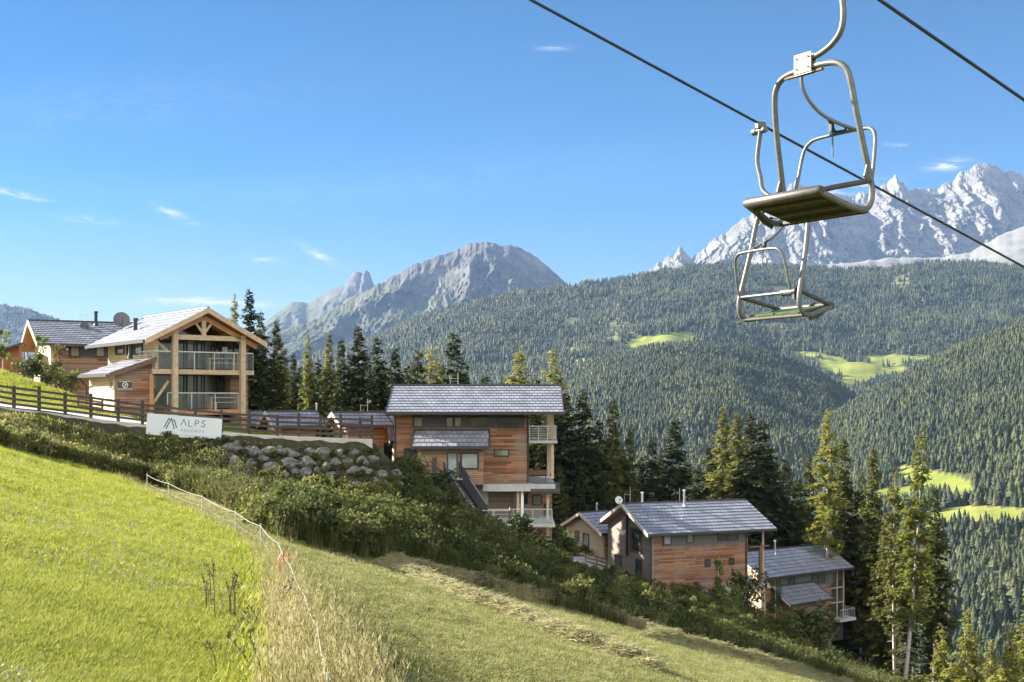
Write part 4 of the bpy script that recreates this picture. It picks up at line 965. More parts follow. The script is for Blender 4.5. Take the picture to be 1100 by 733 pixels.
kw = MB(); P = [edge_pt(px, .12) for px in range(-320, 403, 6)]
vs = []; 
for p in P:
    d = Vector((p.x, p.y, 0)).normalized() * .17
    top = .05; vs += [p - d + Vector((0, 0, top)), p + d + Vector((0, 0, top)), p + d + Vector((0, 0, -.9)), p - d + Vector((0, 0, -.62))]
fs = []
for i in range(len(P) - 1):
    a, b = i * 4, i * 4 + 4
    fs += [(a, b, b + 1, a + 1), (a + 3, b + 3, b, a), (a + 1, b + 1, b + 2, a + 2)]
fs += [(0, 1, 2, 3), tuple(len(vs) - 4 + k for k in (3, 2, 1, 0))]
kw.add(vs, fs)
tag(kw.build('kerb_wall', M['concrete']), 'low pale concrete kerb wall under the dark ranch fence', 'wall')

fence = empty('ranch_fence', edge_pt(150, .12), 0, 'long dark wooden ranch fence of four rails along the lane', 'fence')
fo = fence.location
fposts = [-270, -235, -200, -165, -132, -100, -70, -41, -13, 15, 42, 70, 97.6, 127, 153, 181, 210, 238, 268, 298, 321, 344, 366, 387, 399.5]
fp = [edge_pt(px, .12, .05) for px in fposts]
rnd = random.Random(4)
for i, p in enumerate(fp):
    m = MB(); q = p - fo; tall = .1 if i % 2 else .22
    m.box(q.x - .065, q.x + .065, q.y - .065, q.y + .065, q.z - .1, q.z + 1.05 + tall + rnd.uniform(-.03, .03)); m.build('post', M['dark_wood'], fence)
for i in range(len(fp) - 1):
    a, b = fp[i] - fo, fp[i + 1] - fo; off = Vector((0, -.09, 0))
    for k, hh in enumerate((.22, .48, .75, 1.02)):
        m = MB(); j = rnd.uniform(-.015, .015); m.beam(a + off + Vector((0, 0, hh + j)), b + off + Vector((0, 0, hh + j)), .05, .12); m.build('rail', M['dark_wood'], fence)

# banner on the fence
TL, TR, BR, BL = [at(px, py, y) for px, py, y in ((158.3, 444, 59.25), (238.8, 450.3, 60.3), (237.6, 473.2, 60.3), (156.4, 467.9, 59.25))]
org = BL.copy(); ban = MB(); nrm = (TR - TL).cross(BL - TL).normalized()
if nrm.y > 0: nrm = -nrm
ban.add([p - org for p in (BL, BR, TR, TL)] + [p - org - nrm * .03 for p in (BL, BR, TR, TL)], [(0, 1, 2, 3), (7, 6, 5, 4), (0, 4, 5, 1), (1, 5, 6, 2), (2, 6, 7, 3), (3, 7, 4, 0)])
bo = ban.build('banner', M['sign_white']); bo.location = org; tag(bo, 'white resort banner with grey mountain logo fixed to the fence', 'banner')
def onb(u, v, o=.006): 
    """point on the banner: u along from left, v up from the bottom (0..1)"""
    t = TL.lerp(TR, u); b = BL.lerp(BR, u); return b.lerp(t, v) - org + nrm * o
def stroke(mb, pts, w):
    """flat pen stroke through banner points"""
    for (u0, v0), (u1, v1) in zip(pts[:-1], pts[1:]):
        a, b = onb(u0, v0), onb(u1, v1); d = (b - a).normalized(); s = d.cross(nrm).normalized() * w / 2
        vs = [a - s, b - s, b + s, a + s]; mb.add(vs + [q - nrm * .004 for q in vs], [(0, 1, 2, 3), (7, 6, 5, 4), (0, 4, 5, 1), (1, 5, 6, 2), (2, 6, 7, 3), (3, 7, 4, 0)])
def zz(x, y):       # reading of the enlarged photograph -> (u, v)
    u = (x - 45) / 983.; top = 75 + 75 * u; bot = 365 + 65 * u; return (u, (bot - y) / (bot - top))
m = MB()
for pts in ([zz(272, 258), zz(330, 140)], [zz(298, 278), zz(362, 140)], [zz(362, 140), zz(405, 280)], [zz(400, 165), zz(436, 266)], [zz(330, 140), zz(338, 160)], [zz(385, 172), zz(402, 160)]): stroke(m, pts, .05)
m.build('logo', M['sign_ink'], bo)
m = MB()
stroke(m, [zz(490, 232), zz(524, 152), zz(556, 240)], .035)
stroke(m, [zz(590, 158), zz(588, 243), zz(634, 247)], .035)
stroke(m, [zz(672, 248), zz(676, 163), zz(706, 168), zz(720, 182), zz(718, 200), zz(702, 212), zz(674, 210)], .035)
stroke(m, [zz(806, 182), zz(788, 172), zz(764, 178), zz(760, 194), zz(774, 208), zz(796, 218), zz(806, 234), zz(796, 252), zz(772, 252), zz(752, 242)], .035)
m.build('lettering', M['sign_ink'], bo)
def text_mesh(body, u0, u1, v0, h, material, name):
    cu = bpy.data.curves.new('t', 'FONT'); cu.body = body; cu.size = 1; cu.space_character = 1.25
    ob = bpy.data.objects.new('t', cu); COL.objects.link(ob); bpy.context.view_layer.update()
    me = bpy.data.meshes.new_from_object(ob.evaluated_get(bpy.context.evaluated_depsgraph_get()))
    bpy.data.objects.remove(ob); x = [v.co.x for v in me.vertices]; W = max(x) - min(x); x0 = min(x)
    for v in me.vertices:
        u = u0 + (u1 - u0) * (v.co.x - x0) / W; t = v0 + h * v.co.y; v.co = onb(u, t, .008)
    me.materials.clear(); me.materials.append(M[material]); link_mesh(name, me, bo)
text_mesh('RESORTS', zz(492, 300)[0], zz(798, 300)[0], zz(640, 322)[1], .17, 'sign_grey_ink', 'lettering')
text_mesh('www.alps-resorts.com', zz(258, 340)[0], zz(795, 340)[0], zz(520, 372)[1], .13, 'sign_grey_ink', 'web_address')

# rockery
def rock_mesh(seed, n=3):
    import bmesh
    b = bmesh.new(); bmesh.ops.create_icosphere(b, subdivisions=n, radius=1); rr = random.Random(seed); o = Vector((rr.uniform(-9, 9), rr.uniform(-9, 9), seed))
    cuts = [Vector((rr.uniform(-1, 1), rr.uniform(-1, 1), rr.uniform(-1, 1))).normalized() for _ in range(9)]
    for v in b.verts:
        d = v.co.normalized()
        for c in cuts:
            k = d.dot(c) * v.co.length
            if k > .68: v.co -= c * (k - .68) * .85
        v.co *= 1 + .16 * noise.fractal(d * 1.7 + o, 1, 2, 4)
    me = bpy.data.meshes.new('boulder'); b.to_mesh(me); b.free(); me.materials.append(M['boulder']); return me
rocks = [rock_mesh(s) for s in range(9)]
BOULD = [(242,494,24,13,'broad pale boulder below the right half of the banner'),(247,483,19,11,'grey boulder tucked right under the banner corner'),(258,506,20,11,'boulder lying lowest below the banner in the weeds'),(256,479,10,8,None),
 (291,504,16,10,'slanted boulder left of the stacked pair under the fence'),(313,498,21,9,'lower flat slab of the stacked pair under the fence'),(311,487.5,18,9,'upper flat slab of the stacked pair under the fence'),(328,508,13,8,None),
 (345,487,17,9,'wide boulder close under the kerb wall below the orange gable'),(364,486,11,8,None),(374,495,10,8,None),(379,487,11,7,None),(361,498,10,7,None),(380,506,12,8,None),(390,497,11,9,None),(392,506,12,8,None),
 (409,512,14,10,'pale boulder near the left foot of the square-on chalet'),(414,523,16,13,'biggest boulder beside the left foot of the square-on chalet'),(401,517,11,8,None),(428,524,13,12,None),(165,481,9,7,None),(300,484,9,7,None),(333,486,9,6,None),(275,486,13,9,None),(284,494,10,7,None),(270,497,12,8,None),(222,482,12,8,None),(356,510,9,7,None),(232,505,13,8,None),(420,536,12,9,None),
 (573,590,12,9,'whitish stone left of the three by the lower drive'),(585,592,11,8,'whitish stone in the middle of the three by the lower drive'),(593,589,9,8,'whitish stone right of the three by the lower drive')]
rb = random.Random(77)
for _ in range(60):
    px = rb.uniform(225, 434); lo, hi = interp([(225, 480), (300, 484), (400, 486), (434, 512)], px), interp([(225, 500), (300, 512), (400, 528), (434, 540)], px); py = rb.uniform(lo, hi); w = rb.uniform(9, 17)
    if all(abs(px - b[0]) > (w + b[2]) * .42 or abs(py - b[1]) > (w * .7 + b[3]) * .42 for b in BOULD): BOULD.insert(30, (px, py, w, w * rb.uniform(.5, .85), None))
NB = len(BOULD) - 3
for i, (px, py, w, hh, lab) in enumerate(BOULD):
    p = hit(px, py + hh * .35, 40); sc_ = p.y / F; o = link_mesh('boulder', rocks[i % 9]); o.location = p + Vector((0, -.1, hh * sc_ * .15))
    o.scale = (w * sc_ * .70, w * sc_ * .55, hh * sc_ * .80); o.rotation_euler = (rnd.uniform(-.2, .2), rnd.uniform(-.15, .15), rnd.uniform(0, 6) if w / hh < 1.4 else rnd.uniform(-.3, .3))
    tag(o, lab or 'small grey boulder half sunk in the weeds of the rockery', 'boulder', 'boulders below the kerb wall' if i < NB else 'whitish stones by the drive')

# drive beside the lower chalets
m = MB(); q = [(560, 600), (600, 607), (640, 612), (672, 624), (700, 640), (735, 652)]
Lq = [hit(px, py, 60) for px, py in q]; rows = []
for p in Lq:
    r = []
    for k in range(-3, 4):
        y = p.y + 6 + k * 1.6; x = p.x / p.y * y * 1.0 + .3; r.append((x, y, gz(x, y) + .05))
    rows.append(r)
for a, b in zip(rows[:-1], rows[1:]):
    for k in range(6): m.add([a[k], b[k], b[k + 1], a[k + 1]], [(0, 1, 2, 3)])
tag(m.build('drive', M['asphalt_pale']), 'pale drive between the lower chalets', 'drive', kind='structure')
def pfence(name, pts, label, ht=1.0, rails=3, material='brown_wood'):
    P_ = [hit(px, py, y0) for px, py, y0 in pts]; r = empty(name, P_[0], 0, label, 'fence')
    for p in P_:
        m = MB(); q = p - P_[0]; m.box(q.x - .05, q.x + .05, q.y - .05, q.y + .05, q.z - .3, q.z + ht); m.build('post', M[material], r)
    for a, b in zip(P_[:-1], P_[1:]):
        for k in range(rails):
            hz_ = Vector((0, -.07, ht * (k + .7) / rails)); m = MB(); m.beam(a - P_[0] + hz_, b - P_[0] + hz_, .04, .12); m.build('rail', M[material], r)
pfence('wooden_fence', [(629, 606, 95), (641, 609, 95), (652, 612, 95)], 'short brown wooden fence before the little sunlit gable')
pfence('wooden_fence', [(84, 441, 66), (97, 443, 66), (110, 445, 66)], 'short dense brown fence beside the lean-to entrance', .9, 5)

# ------------------------------------------------------------------ chairlift
LD = Vector((1.39, 1.0, -.40)); yaw = math.atan2(.81, -.585)
G1 = at(906, -22, 10.9); G2 = at(817, 142, 15.0)
def lift_chair(loc, rz, label, ext=0.0):
    r = empty('lift_chair', loc - Vector((0, 0, ext)), rz, label, 'lift chair', 'chairlift chairs'); xc = .40
    L = lambda w, f, z: Vector((xc - w, f, z))
    m = MB(); m.tube(smooth_path([L(.40, 0, .02 + ext), L(.415 + ext * .3, 0, -.2), L(.40, 0, -.44), L(.37, 0, -.58), L(.28, 0, -.67), L(.14, 0, -.73), L(-.08, 0, -.77)], 8), .029, 14); m.build('hanger', M['chair_paint'], r)
    m = MB(); g = .02 + ext; m.tube([L(.54, 0, g), L(.30, 0, g)], .034, 12); m.tube([L(.53, 0, g), L(.47, 0, g)], .047, 12); m.tube([L(.36, 0, g), L(.31, 0, g)], .043, 12); m.box(xc - .425, xc - .375, -.07, .07, g + .025, g + .11); m.build('grip', M['chair_paint'], r)
    m = MB(); m.box(xc - .05, xc + .15, -.047, -.035, -.88, -.70); m.box(xc - .05, xc + .15, .035, .047, -.88, -.70); m.box(xc - .05, xc + .15, -.033, .033, -.895, -.882)
    pl = m.build('plate', M['plate_paint'], r)
    for a in (-.02, .12):
        for b in (-.74, -.84): m = MB(); m.tube([(xc + a, -.062, b), (xc + a, .062, b)], .012, 8); m.build('bolt', M['rust'], pl)
    m = MB(); m.box(xc - .16, xc + .30, -.02, .02, -.895, -.875); m.build('clamp_bar', M['rust'], pl)
    half = [(-.05, 0, -.835), (-.22, 0, -.845), (-.34, 0, -.875), (-.425, -.01, -.95), (-.465, -.03, -1.09), (-.49, -.09, -1.40), (-.51, -.165, -1.70), (-.525, -.225, -1.93), (-.53, -.25, -2.05), (-.53, -.24, -2.17), (-.53, -.17, -2.255), (-.525, -.05, -2.265), (-.49, .12, -2.225), (-.45, .37, -2.15)]
    left = [L(*p) for p in half]; right = [L(-p[0], p[1], p[2]) for p in half]
    m = MB(); m.tube(smooth_path(left[::-1] + right, 6), .03, 14); m.build('frame', M['chair_paint'], r)
    for sg in (-1, 1):
        m = MB(); m.tube([L(sg * .44, .37, -2.125), L(sg * .455, .22, -2.085), L(sg * .527, -.225, -1.985)], .026, 12); m.build('side_stay', M['roll_brown'], r)
        m = MB(); m.prism([(-.245, -2.03), (-.13, -1.95), (-.17, -1.84), (-.215, -1.83)], 'x', xc - sg * .53 - .008, xc - sg * .53 + .008); m.build('gusset', M['chair_paint'], r)
    m = MB(); m.tube([L(-.52, -.235, -1.985), L(.52, -.235, -1.985)], .021, 12); m.build('back_bar', M['chair_paint'], r)
    m = MB(); m.tube([L(-.41, -.235, -1.985), L(-.27, -.235, -1.985)], .042, 12); m.tube([L(-.265, -.235, -1.985), L(-.235, -.235, -1.985)], .047, 12); m.build('sleeve', M['chair_paint'], r)
    m = MB(); m.tube([L(-.48, -.235, -1.985), L(-.42, -.235, -1.985)], .05, 10); m.box(xc + .43, xc + .47, -.27, -.2, -2.08, -1.95); m.build('joint', M['rubber_black'], r)
    m = MB(); m.tube(smooth_path([L(-.40, -.25, -2.0), L(-.39, -.30, -1.8), L(-.36, -.34, -1.56), L(-.30, -.36, -1.47), L(-.2, -.365, -1.44), L(.1, -.37, -1.435), L(.35, -.37, -1.44), L(.45, -.36, -1.47), L(.50, -.34, -1.56), L(.515, -.30, -1.8), L(.52, -.26, -1.96)], 6), .0175, 12); m.build('back_bow', M['chair_paint'], r)
    m = MB(); m.tube(smooth_path([L(-.10, 0, -.86), L(-.10, -.01, -.98), L(-.07, -.06, -1.12), L(0, -.17, -1.26), L(.12, -.28, -1.36), L(.24, -.365, -1.43)], 6), .0175, 12); m.build('bow_strut', M['chair_paint'], r)
    m = MB(); m.tube([L(.04, -.22, -1.30), L(.04, -.33, -1.42), L(.14, -.36, -1.425), L(.17, -.33, -1.39)], .014, 8); m.box(xc - .055, xc - .02, -.30, -.255, -1.43, -1.33); m.build('spring_bracket', M['rubber_black'], r)
    m = MB(); m.tube([L(.0, -.34, -1.40), L(.0, -.345, -1.66)], .008, 6); m.build('strap', M['chair_paint'], r)
    # seat: two slatted halves, tipped up at the front
    zt_ = lambda f: -2.15 - (.33 - f) * .20
    m = MB()
    for k in range(14):
        w = -.40 + .80 * k / 13
        m.beam(L(w, .34, zt_(.34)), L(w, -.17, zt_(-.17)), .052, .022)
    seat = m.build('seat', M['seat_olive'], r)
    m = MB()
    for f in (.28, .05, -.14): m.beam(L(-.44, f, zt_(f) - .028), L(.44, f, zt_(f) - .028), .035, .03)
    m.build('cross_bar', M['roll_brown'], seat)
    for s0, s1 in ((-.43, -.02), (.02, .43)):
        m = MB(); m.beam(L((s0 + s1) / 2, .35, zt_(.35) + .022), L((s0 + s1) / 2, -.15, zt_(-.15) + .022), s1 - s0, .018); m.build('seat_pad', M['seat_green'], seat)
    m = MB(); m.tube([L(-.465, .385, -2.13), L(-.44, .385, -2.13), L(.44, .385, -2.13), L(.465, .385, -2.13)], [.04, .052, .052, .04], 16); m.build('front_roll', M['roll_brown'], r)
    m = MB(); m.tube([L(-.44, .385, -2.13), L(-.48, .10, -2.285), L(-.52, -.05, -2.31)], .02, 8); m.tube([L(-.53, -.18, -2.275), L(.53, -.18, -2.275)], .022, 10); m.build('under_rail', M['seat_olive'], r)
    return r
lift_chair(G1, yaw, 'nearer, higher lift chair seen from below with brown front roll', -.105)
lift_chair(G2, yaw + math.pi - .08, 'farther, lower lift chair seen below the other, facing away', .15)
for G_, lab in ((G1, 'steel haul rope passing over the nearer lift chair'), (G2, 'steel haul rope running behind the nearer chair and over the farther one')):
    m = MB(); p = at(900, -31, 10.9) if G_ is G1 else G_ + Vector((0, 0, .1)); m.tube([p + LD * t for t in (-26, -12, -6, -2, 0, 3, 8, 20, 45)], .0175, 8)
    tag(m.build('lift_cable', M['cable_steel']), lab, 'cable', 'chairlift cables')

# ------------------------------------------------------------------ rope fence between tall and mown meadow
rfp = [on_meadow(px, py) for px, py in ((158, 531), (181, 541), (217, 559.5), (253, 578), (280, 598), (299, 624), (312, 660), (327, 703), (341, 760), (352, 850))]
rfp = [Vector((p.x, p.y, gz(p.x, p.y))) for p in rfp]
rf = empty('rope_fence', rfp[0], 0, 'white rope fence on thin posts along the uncut meadow', 'fence')
for p in rfp:
    m = MB(); q = p - rfp[0]; m.tube([q + Vector((0, 0, -.1)), q + Vector((0, 0, .78))], .008 + .008 * (p.y > 25), 6); m.build('post', M['rope_white'], rf)
for hh, rr in ((.72, 1.0), (.42, .4)):
    m = MB(); pts = []
    for a, b in zip(rfp[:-1][:9 if hh > .5 else 5], rfp[1:]):
        for k in range(6): pts.append((a.lerp(b, k / 6) - rfp[0]) + Vector((0, 0, hh - .05 * math.sin(math.pi * k / 6))))
    m.tube(pts, [rr * (.002 + .0001 * (p.y + rfp[0].y)) for p in pts], 6); m.build('rope', M['rope_white'], rf)
p = rfp[5].lerp(rfp[6], .55); m = MB(); rn = random.Random(2)
for k in range(4):
    x = .05 * k - .08; pts = [Vector((x + rn.uniform(-.03, .03), rn.uniform(-.03, .03), .74 - .12 * j)) for j in range(7)]
    for a, b in zip(pts[:-1], pts[1:]): m.beam(a, b, .03, .012)
o = m.build('ribbon', M['ribbon_red']); o.location = p; tag(o, 'faded red tape tied to the white rope fence', 'ribbon')
# ------------------------------------------------------------------ trees
leafmat('spruce_needles', [(0.03, 0.042, 0.016), (0.06, 0.072, 0.024), (0.112, 0.114, 0.036)], 0.36, 0.35)
leafmat('olive_needles', [(0.06, 0.07, 0.018), (0.125, 0.13, 0.032), (0.22, 0.21, 0.055)], 0.5, 0.35)
leafmat('larch_needles', [(0.14, 0.155, 0.028), (0.23, 0.23, 0.045), (0.31, 0.29, 0.07)], 0.52, 0.4)
leafmat('shrub_leaves', [(0.035, 0.05, 0.014), (0.065, 0.085, 0.022), (0.12, 0.13, 0.035)], 0.3, 1.0)
leafmat('bright_leaves', [(0.09, 0.125, 0.025), (0.16, 0.195, 0.042), (0.24, 0.25, 0.065)], 0.45, 1.2)
leafmat('russet_leaves', [(0.10, 0.085, 0.03), (0.15, 0.12, 0.04), (0.17, 0.15, 0.05)], 0.3, 1.2)
def trunk_mesh(H, r0, seed, bend=.12, top=.97, material='bark', dead=0, zlo=0.0, lean=0.0):
    rn = random.Random(seed); m = MB(); a = rn.uniform(0, 6.28); pts = []; rr = []
    for i in range(9):
        t = i / 8 * top; pts.append(Vector((math.cos(a) * bend * math.sin(t * 3.1), math.sin(a) * bend * math.sin(t * 3.1), -1.0 + t * (H + 1.0)))); rr.append(r0 * (1.0 - .93 * t) * (1.25 if i == 0 else 1))
    m.tube(pts, rr, 8)
    for k in range(dead):      # bare snags under the crown
        z = rn.uniform(H * .12, max(zlo, H * .2)); b = rn.uniform(0, 6.28); L = rn.uniform(.5, 1.7)
        m.tube([(0, 0, z), (math.cos(b) * L * .6, math.sin(b) * L * .6, z - .05), (math.cos(b) * L, math.sin(b) * L, z - .25)], [.035, .022, .008], 4)
    me_o = m.build('trunk', M[material]); me = me_o.data; bpy.data.objects.remove(me_o); return me
def crown_mesh(H, Rw, zlo, seed, material, kind='spruce', dens=1.0, gap=.12):
    rn = np.random.RandomState(seed); V = []; z = zlo
    while z < H * .985:
        t = (z - zlo) / (H - zlo); prof = Rw * (1 - t) ** (.80 if kind == 'spruce' else .7) * min(1, .55 + t * 3.0) + .12
        nb = rn.randint(5, 8) if kind == 'spruce' else rn.randint(4, 6); a0 = rn.rand() * 6.28
        for b in range(nb):
            if rn.rand() < gap: continue
            a = a0 + 6.283 * b / nb + rn.uniform(-.35, .35); L = prof * rn.uniform(.5, 1.2) * (1 + .45 * noise.noise(Vector((math.cos(a) * 1.1, math.sin(a) * 1.1, z * .45 + seed)))); d = np.array([math.cos(a), math.sin(a), 0]); side = np.array([-d[1], d[0], 0])
            rise = (.35 * t - .12) if kind == 'spruce' else (.25 * t + .02); droop = rn.uniform(.12, .34) if kind == 'spruce' else rn.uniform(.1, .3)
            n = max(3, int(L / .155 * dens)); zj = z + rn.uniform(-.32, .32) * (1.6 if kind != 'spruce' else 1)
            for j in range(n):
                s = (j + rn.rand()) / n; s = .10 + .9 * s; p = d * (L * s) + np.array([0, 0, zj + L * (rise * s - droop * s * s) + (.10 * L * max(0, s - .75) * 2)])
                for q in (-1, 1):
                    sl = (.34 + .42 * rn.rand()) * (1.15 - .5 * s) * (1 if kind == 'spruce' else .72) * min(1.2, .5 + L / 2); ang = rn.uniform(.35, 1.25) * q
                    dr = d * math.cos(ang) + side * math.sin(ang); dr = dr + np.array([0, 0, rn.uniform(-.95, .30)]); p = p + np.array([0, 0, rn.uniform(-.10, .10) if kind == 'spruce' else rn.uniform(-.22, .22)]); dr /= np.linalg.norm(dr)
                    w = np.cross(dr, np.array([rn.uniform(-.6, .6), rn.uniform(-.6, .6), 1.0])); w = w / np.linalg.norm(w) * sl * (.34 if kind == 'spruce' else .36)
                    V.append((p, p + dr * sl * .55 + w, p + dr * sl, p + dr * sl * .5 - w))
        z += (.27 if kind == 'spruce' else .34) * (1 + .5 * (1 - t)) * rn.uniform(.8, 1.2)
    for k in range(14):       # leader
        p = np.array([0, 0, H * (.94 + .06 * k / 14)]); a = rn.rand() * 6.28; dr = np.array([math.cos(a) * .5, math.sin(a) * .5, .8]); w = np.array([-math.sin(a), math.cos(a), 0]) * .035
        V.append((p, p + dr * .12 + w, p + dr * .25, p + dr * .12 - w))
    V = np.array(V).reshape(-1, 3); f = np.arange(len(V)).reshape(-1, 4)
    return np_mesh('', V, f, M[material])
KIND = {}
for k in range(5): KIND['spruce%d' % k] = (crown_mesh(22, [2.9, 2.6, 3.2, 2.3, 3.0][k], [1.5, 3, 2, 1, 4][k], 10 + k, 'spruce_needles'), trunk_mesh(22, .26, k), 22)
for k in range(4): KIND['olive%d' % k] = (crown_mesh(22, [2.7, 2.4, 3.0, 2.5][k], [2, 4, 1.5, 7][k], 30 + k, 'olive_needles', gap=.16), trunk_mesh(22, .26, k + 9, dead=6, zlo=5), 22)
for k in range(3): KIND['larch%d' % k] = (crown_mesh(22, [2.4, 2.1, 2.7][k], [3, 5, 2][k], 50 + k, 'larch_needles', 'larch', 2.2, .06), trunk_mesh(22, .24, k + 19, material='pale_bark', dead=8, zlo=6), 22)
for k in range(3): KIND['tall%d' % k] = (crown_mesh(24, [2.3, 2.5, 2.2][k], [11.0, 8, 7.5][k], 70 + k, 'larch_needles' if k != 1 else 'olive_needles', 'larch', 2.1, .24), trunk_mesh(24, .22, k + 29, material='pale_bark', dead=26, zlo=13, bend=.25), 24)
KIND['young0'] = (crown_mesh(10, 2.0, .6, 81, 'larch_needles', 'larch', 1.9, .05), trunk_mesh(10, .13, 41, material='pale_bark'), 10)
KIND['young1'] = (crown_mesh(10, 1.6, .5, 82, 'larch_needles', 'larch', 1.9, .05), trunk_mesh(10, .12, 42, material='pale_bark'), 10)
tr = random.Random(11)
def tree(px, py, Y, kind, wide, label, group=None, lean=0.0):
    x = (px - CX) / F * Y; zb = gz(x, Y); H = (HY - py) / F * Y - zb; cm, tm, h0 = KIND[kind]; s = H / h0
    nm = {'s': 'spruce_tree', 'o': 'spruce_tree', 'l': 'larch_tree', 't': 'larch_tree', 'y': 'larch_sapling'}[kind[0]]
    r = empty(nm, (x, Y, zb), tr.uniform(0, 6.28), label, 'tree', group); r.scale = (s, s, s)
    if lean: r.rotation_euler = (0, lean, 0); r.location.x -= H * math.sin(lean)
    link_mesh('trunk', tm, r); c_ = link_mesh('crown', cm, r); wide *= 1.22 if kind[0] == 's' else .84 if kind[0] == 't' else 1.1; c_.scale = (wide, wide, 1); return r
G1_, G2_, G3_, G4_ = 'conifers behind the ranch fence', 'conifers behind the square-on chalet', 'conifers above the lower chalets', 'conifers at the lower right'
TREES = [
 (252, 314, 104, 'larch1', .8, 'thin pale larch close behind the roof of the two-storey chalet', G1_), (268, 309, 101, 'spruce0', .95, 'tall dark spruce rising past the right eave of the two-storey chalet', G1_),
 (280, 334, 108, 'spruce1', .9, 'dark spruce half hidden behind the balcony end of the two-storey chalet', G1_),
 (297, 345, 108, 'olive1', 1.0, 'open spruce with see-through branches right of the two-storey chalet', G1_), (315, 379, 114, 'spruce3', .8, 'short dark spruce between the open spruce and the pale larch', G1_),
 (331, 358, 112, 'larch0', .75, 'pale green larch second from the two-storey chalet', G1_), (353, 357, 112, 'olive0', .8, 'slim olive spruce right of the pale green larch', G1_),
 (366.5, 363, 110, 'spruce3', .9, 'narrow dark spruce left of the tallest one above the orange gable', G1_), (385, 347, 110, 'spruce0', .95, 'tallest dark spruce above the orange gable peak', G1_),
 (406, 361, 113, 'spruce2', .8, 'broad dark spruce left of the pale roof end', G1_), (424.5, 373, 115, 'spruce1', 1.0, 'dark spruce over the left end of the pale roof', G1_),
 (449, 374, 138, 'spruce4', .8, 'dark bushy spruce over the left third of the pale roof', G2_), (462, 373, 139, 'larch0', 1.2, 'small light green larch over the middle of the pale roof', G2_),
 (473, 385, 142, 'olive2', .7, 'olive spruce showing only its tip over the pale roof', G2_), (487.5, 356, 136, 'spruce1', 1.0, 'pointed dark spruce standing highest over the pale roof', G2_),
 (437, 390, 124, 'spruce2', .8, 'low dark spruce tip over the pale roof beside the bushy one', G2_),
 (558, 374, 142, 'larch2', 1.15, 'bright yellow-green larch over the right part of the pale roof', G2_), (594, 377, 144, 'larch0', 1.3, 'bright yellow-green larch at the right end of the pale roof', G2_),
 (608, 420, 136, 'spruce2', 1.0, 'dark spruce right beside the balcony end of the square-on chalet', G2_), (626, 418, 140, 'spruce4', 1.0, 'large dark spruce a little right of the square-on chalet', G2_),
 (643, 448, 142, 'spruce0', .9, 'dark spruce between the large one and the olive one', G2_),
 (659, 427, 142, 'olive0', .9, 'tall olive spruce with yellowish tip above the little gable', G3_), (677, 455, 144, 'olive2', .8, 'shorter olive spruce right of the tall olive one', G3_),
 (700, 468, 144, 'spruce1', 1.0, 'dark spruce left of the tiered one above the lower chalet', G3_), (725, 446, 144, 'spruce0', 1.0, 'tiered dark spruce standing alone above the lower chalet roof', G3_),
 (760, 478, 152, 'spruce2', .8, 'dark spruce low at the left flank of the olive clump', G3_),
 (777, 437, 148, 'olive2', .95, 'olive spruce leading the clump above the lower chalet roof', G3_), (792, 445, 144, 'olive1', 1.0, 'olive spruce in the middle of the clump above the lower chalet', G3_),
 (806, 442, 141, 'spruce0', 1.0, 'dark spruce at the right of the clump above the lower chalet', G3_), (821, 450, 143, 'spruce2', .9, 'broad dark spruce at the right flank of the clump', G3_),
 (844, 492, 146, 'spruce1', .9, 'dark spruce stepping down right of the clump', G3_), (868, 492, 148, 'spruce4', .8, 'dark spruce just left of the tall bare-trunked larch', G3_), (857, 512, 144, 'olive3', .9, 'dim open spruce behind the lowest chalet ridge', G3_),
 (889, 440, 126, 'tall0', 1.15, 'tall larch with long bare pale trunk behind the lowest chalet', G4_), (906, 468, 130, 'olive0', .95, 'olive spruce right beside the tall bare-trunked larch', G4_),
 (938, 482, 127, 'olive1', .9, 'thin olive spruce between the two bare-trunked larches', G4_), (925, 505, 130, 'tall1', 1.1, 'olive larch with thin bare trunk above the glazed corner', G4_),
 (962, 500, 112, 'tall1', 1.0, 'slender larch with bare trunk left of the leaning one', G4_), (992, 452, 101, 'tall2', 1.15, 'leaning larch with long pinkish bare trunk, most prominent at the right', G4_, .075),
 (1004, 520, 108, 'olive3', .8, 'dark drooping spruce right behind the leaning larch', G4_), (973, 545, 110, 'olive0', .7, 'olive spruce low behind the leaning larch trunk', G4_),
 (950, 560, 116, 'olive2', .9, 'low olive spruce right of the glazed corner', G4_), (920, 570, 134, 'spruce2', .9, 'dark spruce close behind the glazed corner', G4_),
 (1040, 656, 84, 'young0', 1.0, 'young yellow-green larch left of the pair in the bottom corner', G4_), (1084, 672, 80, 'young1', 1.15, 'young yellow-green larch nearest the picture corner', G4_),
 (1012, 672, 88, 'young1', 1.1, 'young larch in the gap right of the leaning trunk', G4_), (1064, 690, 86, 'young0', .9, 'small larch between the two yellow-green ones', G4_), (1105, 648, 92, 'young0', 1.1, 'young larch cut by the picture edge', G4_),
]
for t in TREES: tree(*t)
fill = [(235, 380, 118), (262, 385, 122), (305, 372, 124), (322, 392, 120), (342, 385, 124), (376, 386, 124), (395, 382, 126), (415, 392, 126), (288, 395, 116), (311, 398, 118), (334, 396, 120), (358, 395, 118), (382, 398, 118), (407, 400, 120), (430, 402, 122), (249, 396, 116)]
for i, (px, py, Y) in enumerate(fill): tree(px, py, Y, 'spruce%d' % (i % 5), .85, 'shaded spruce packed in the row behind the ranch fence', 'shaded spruces behind the ranch fence')
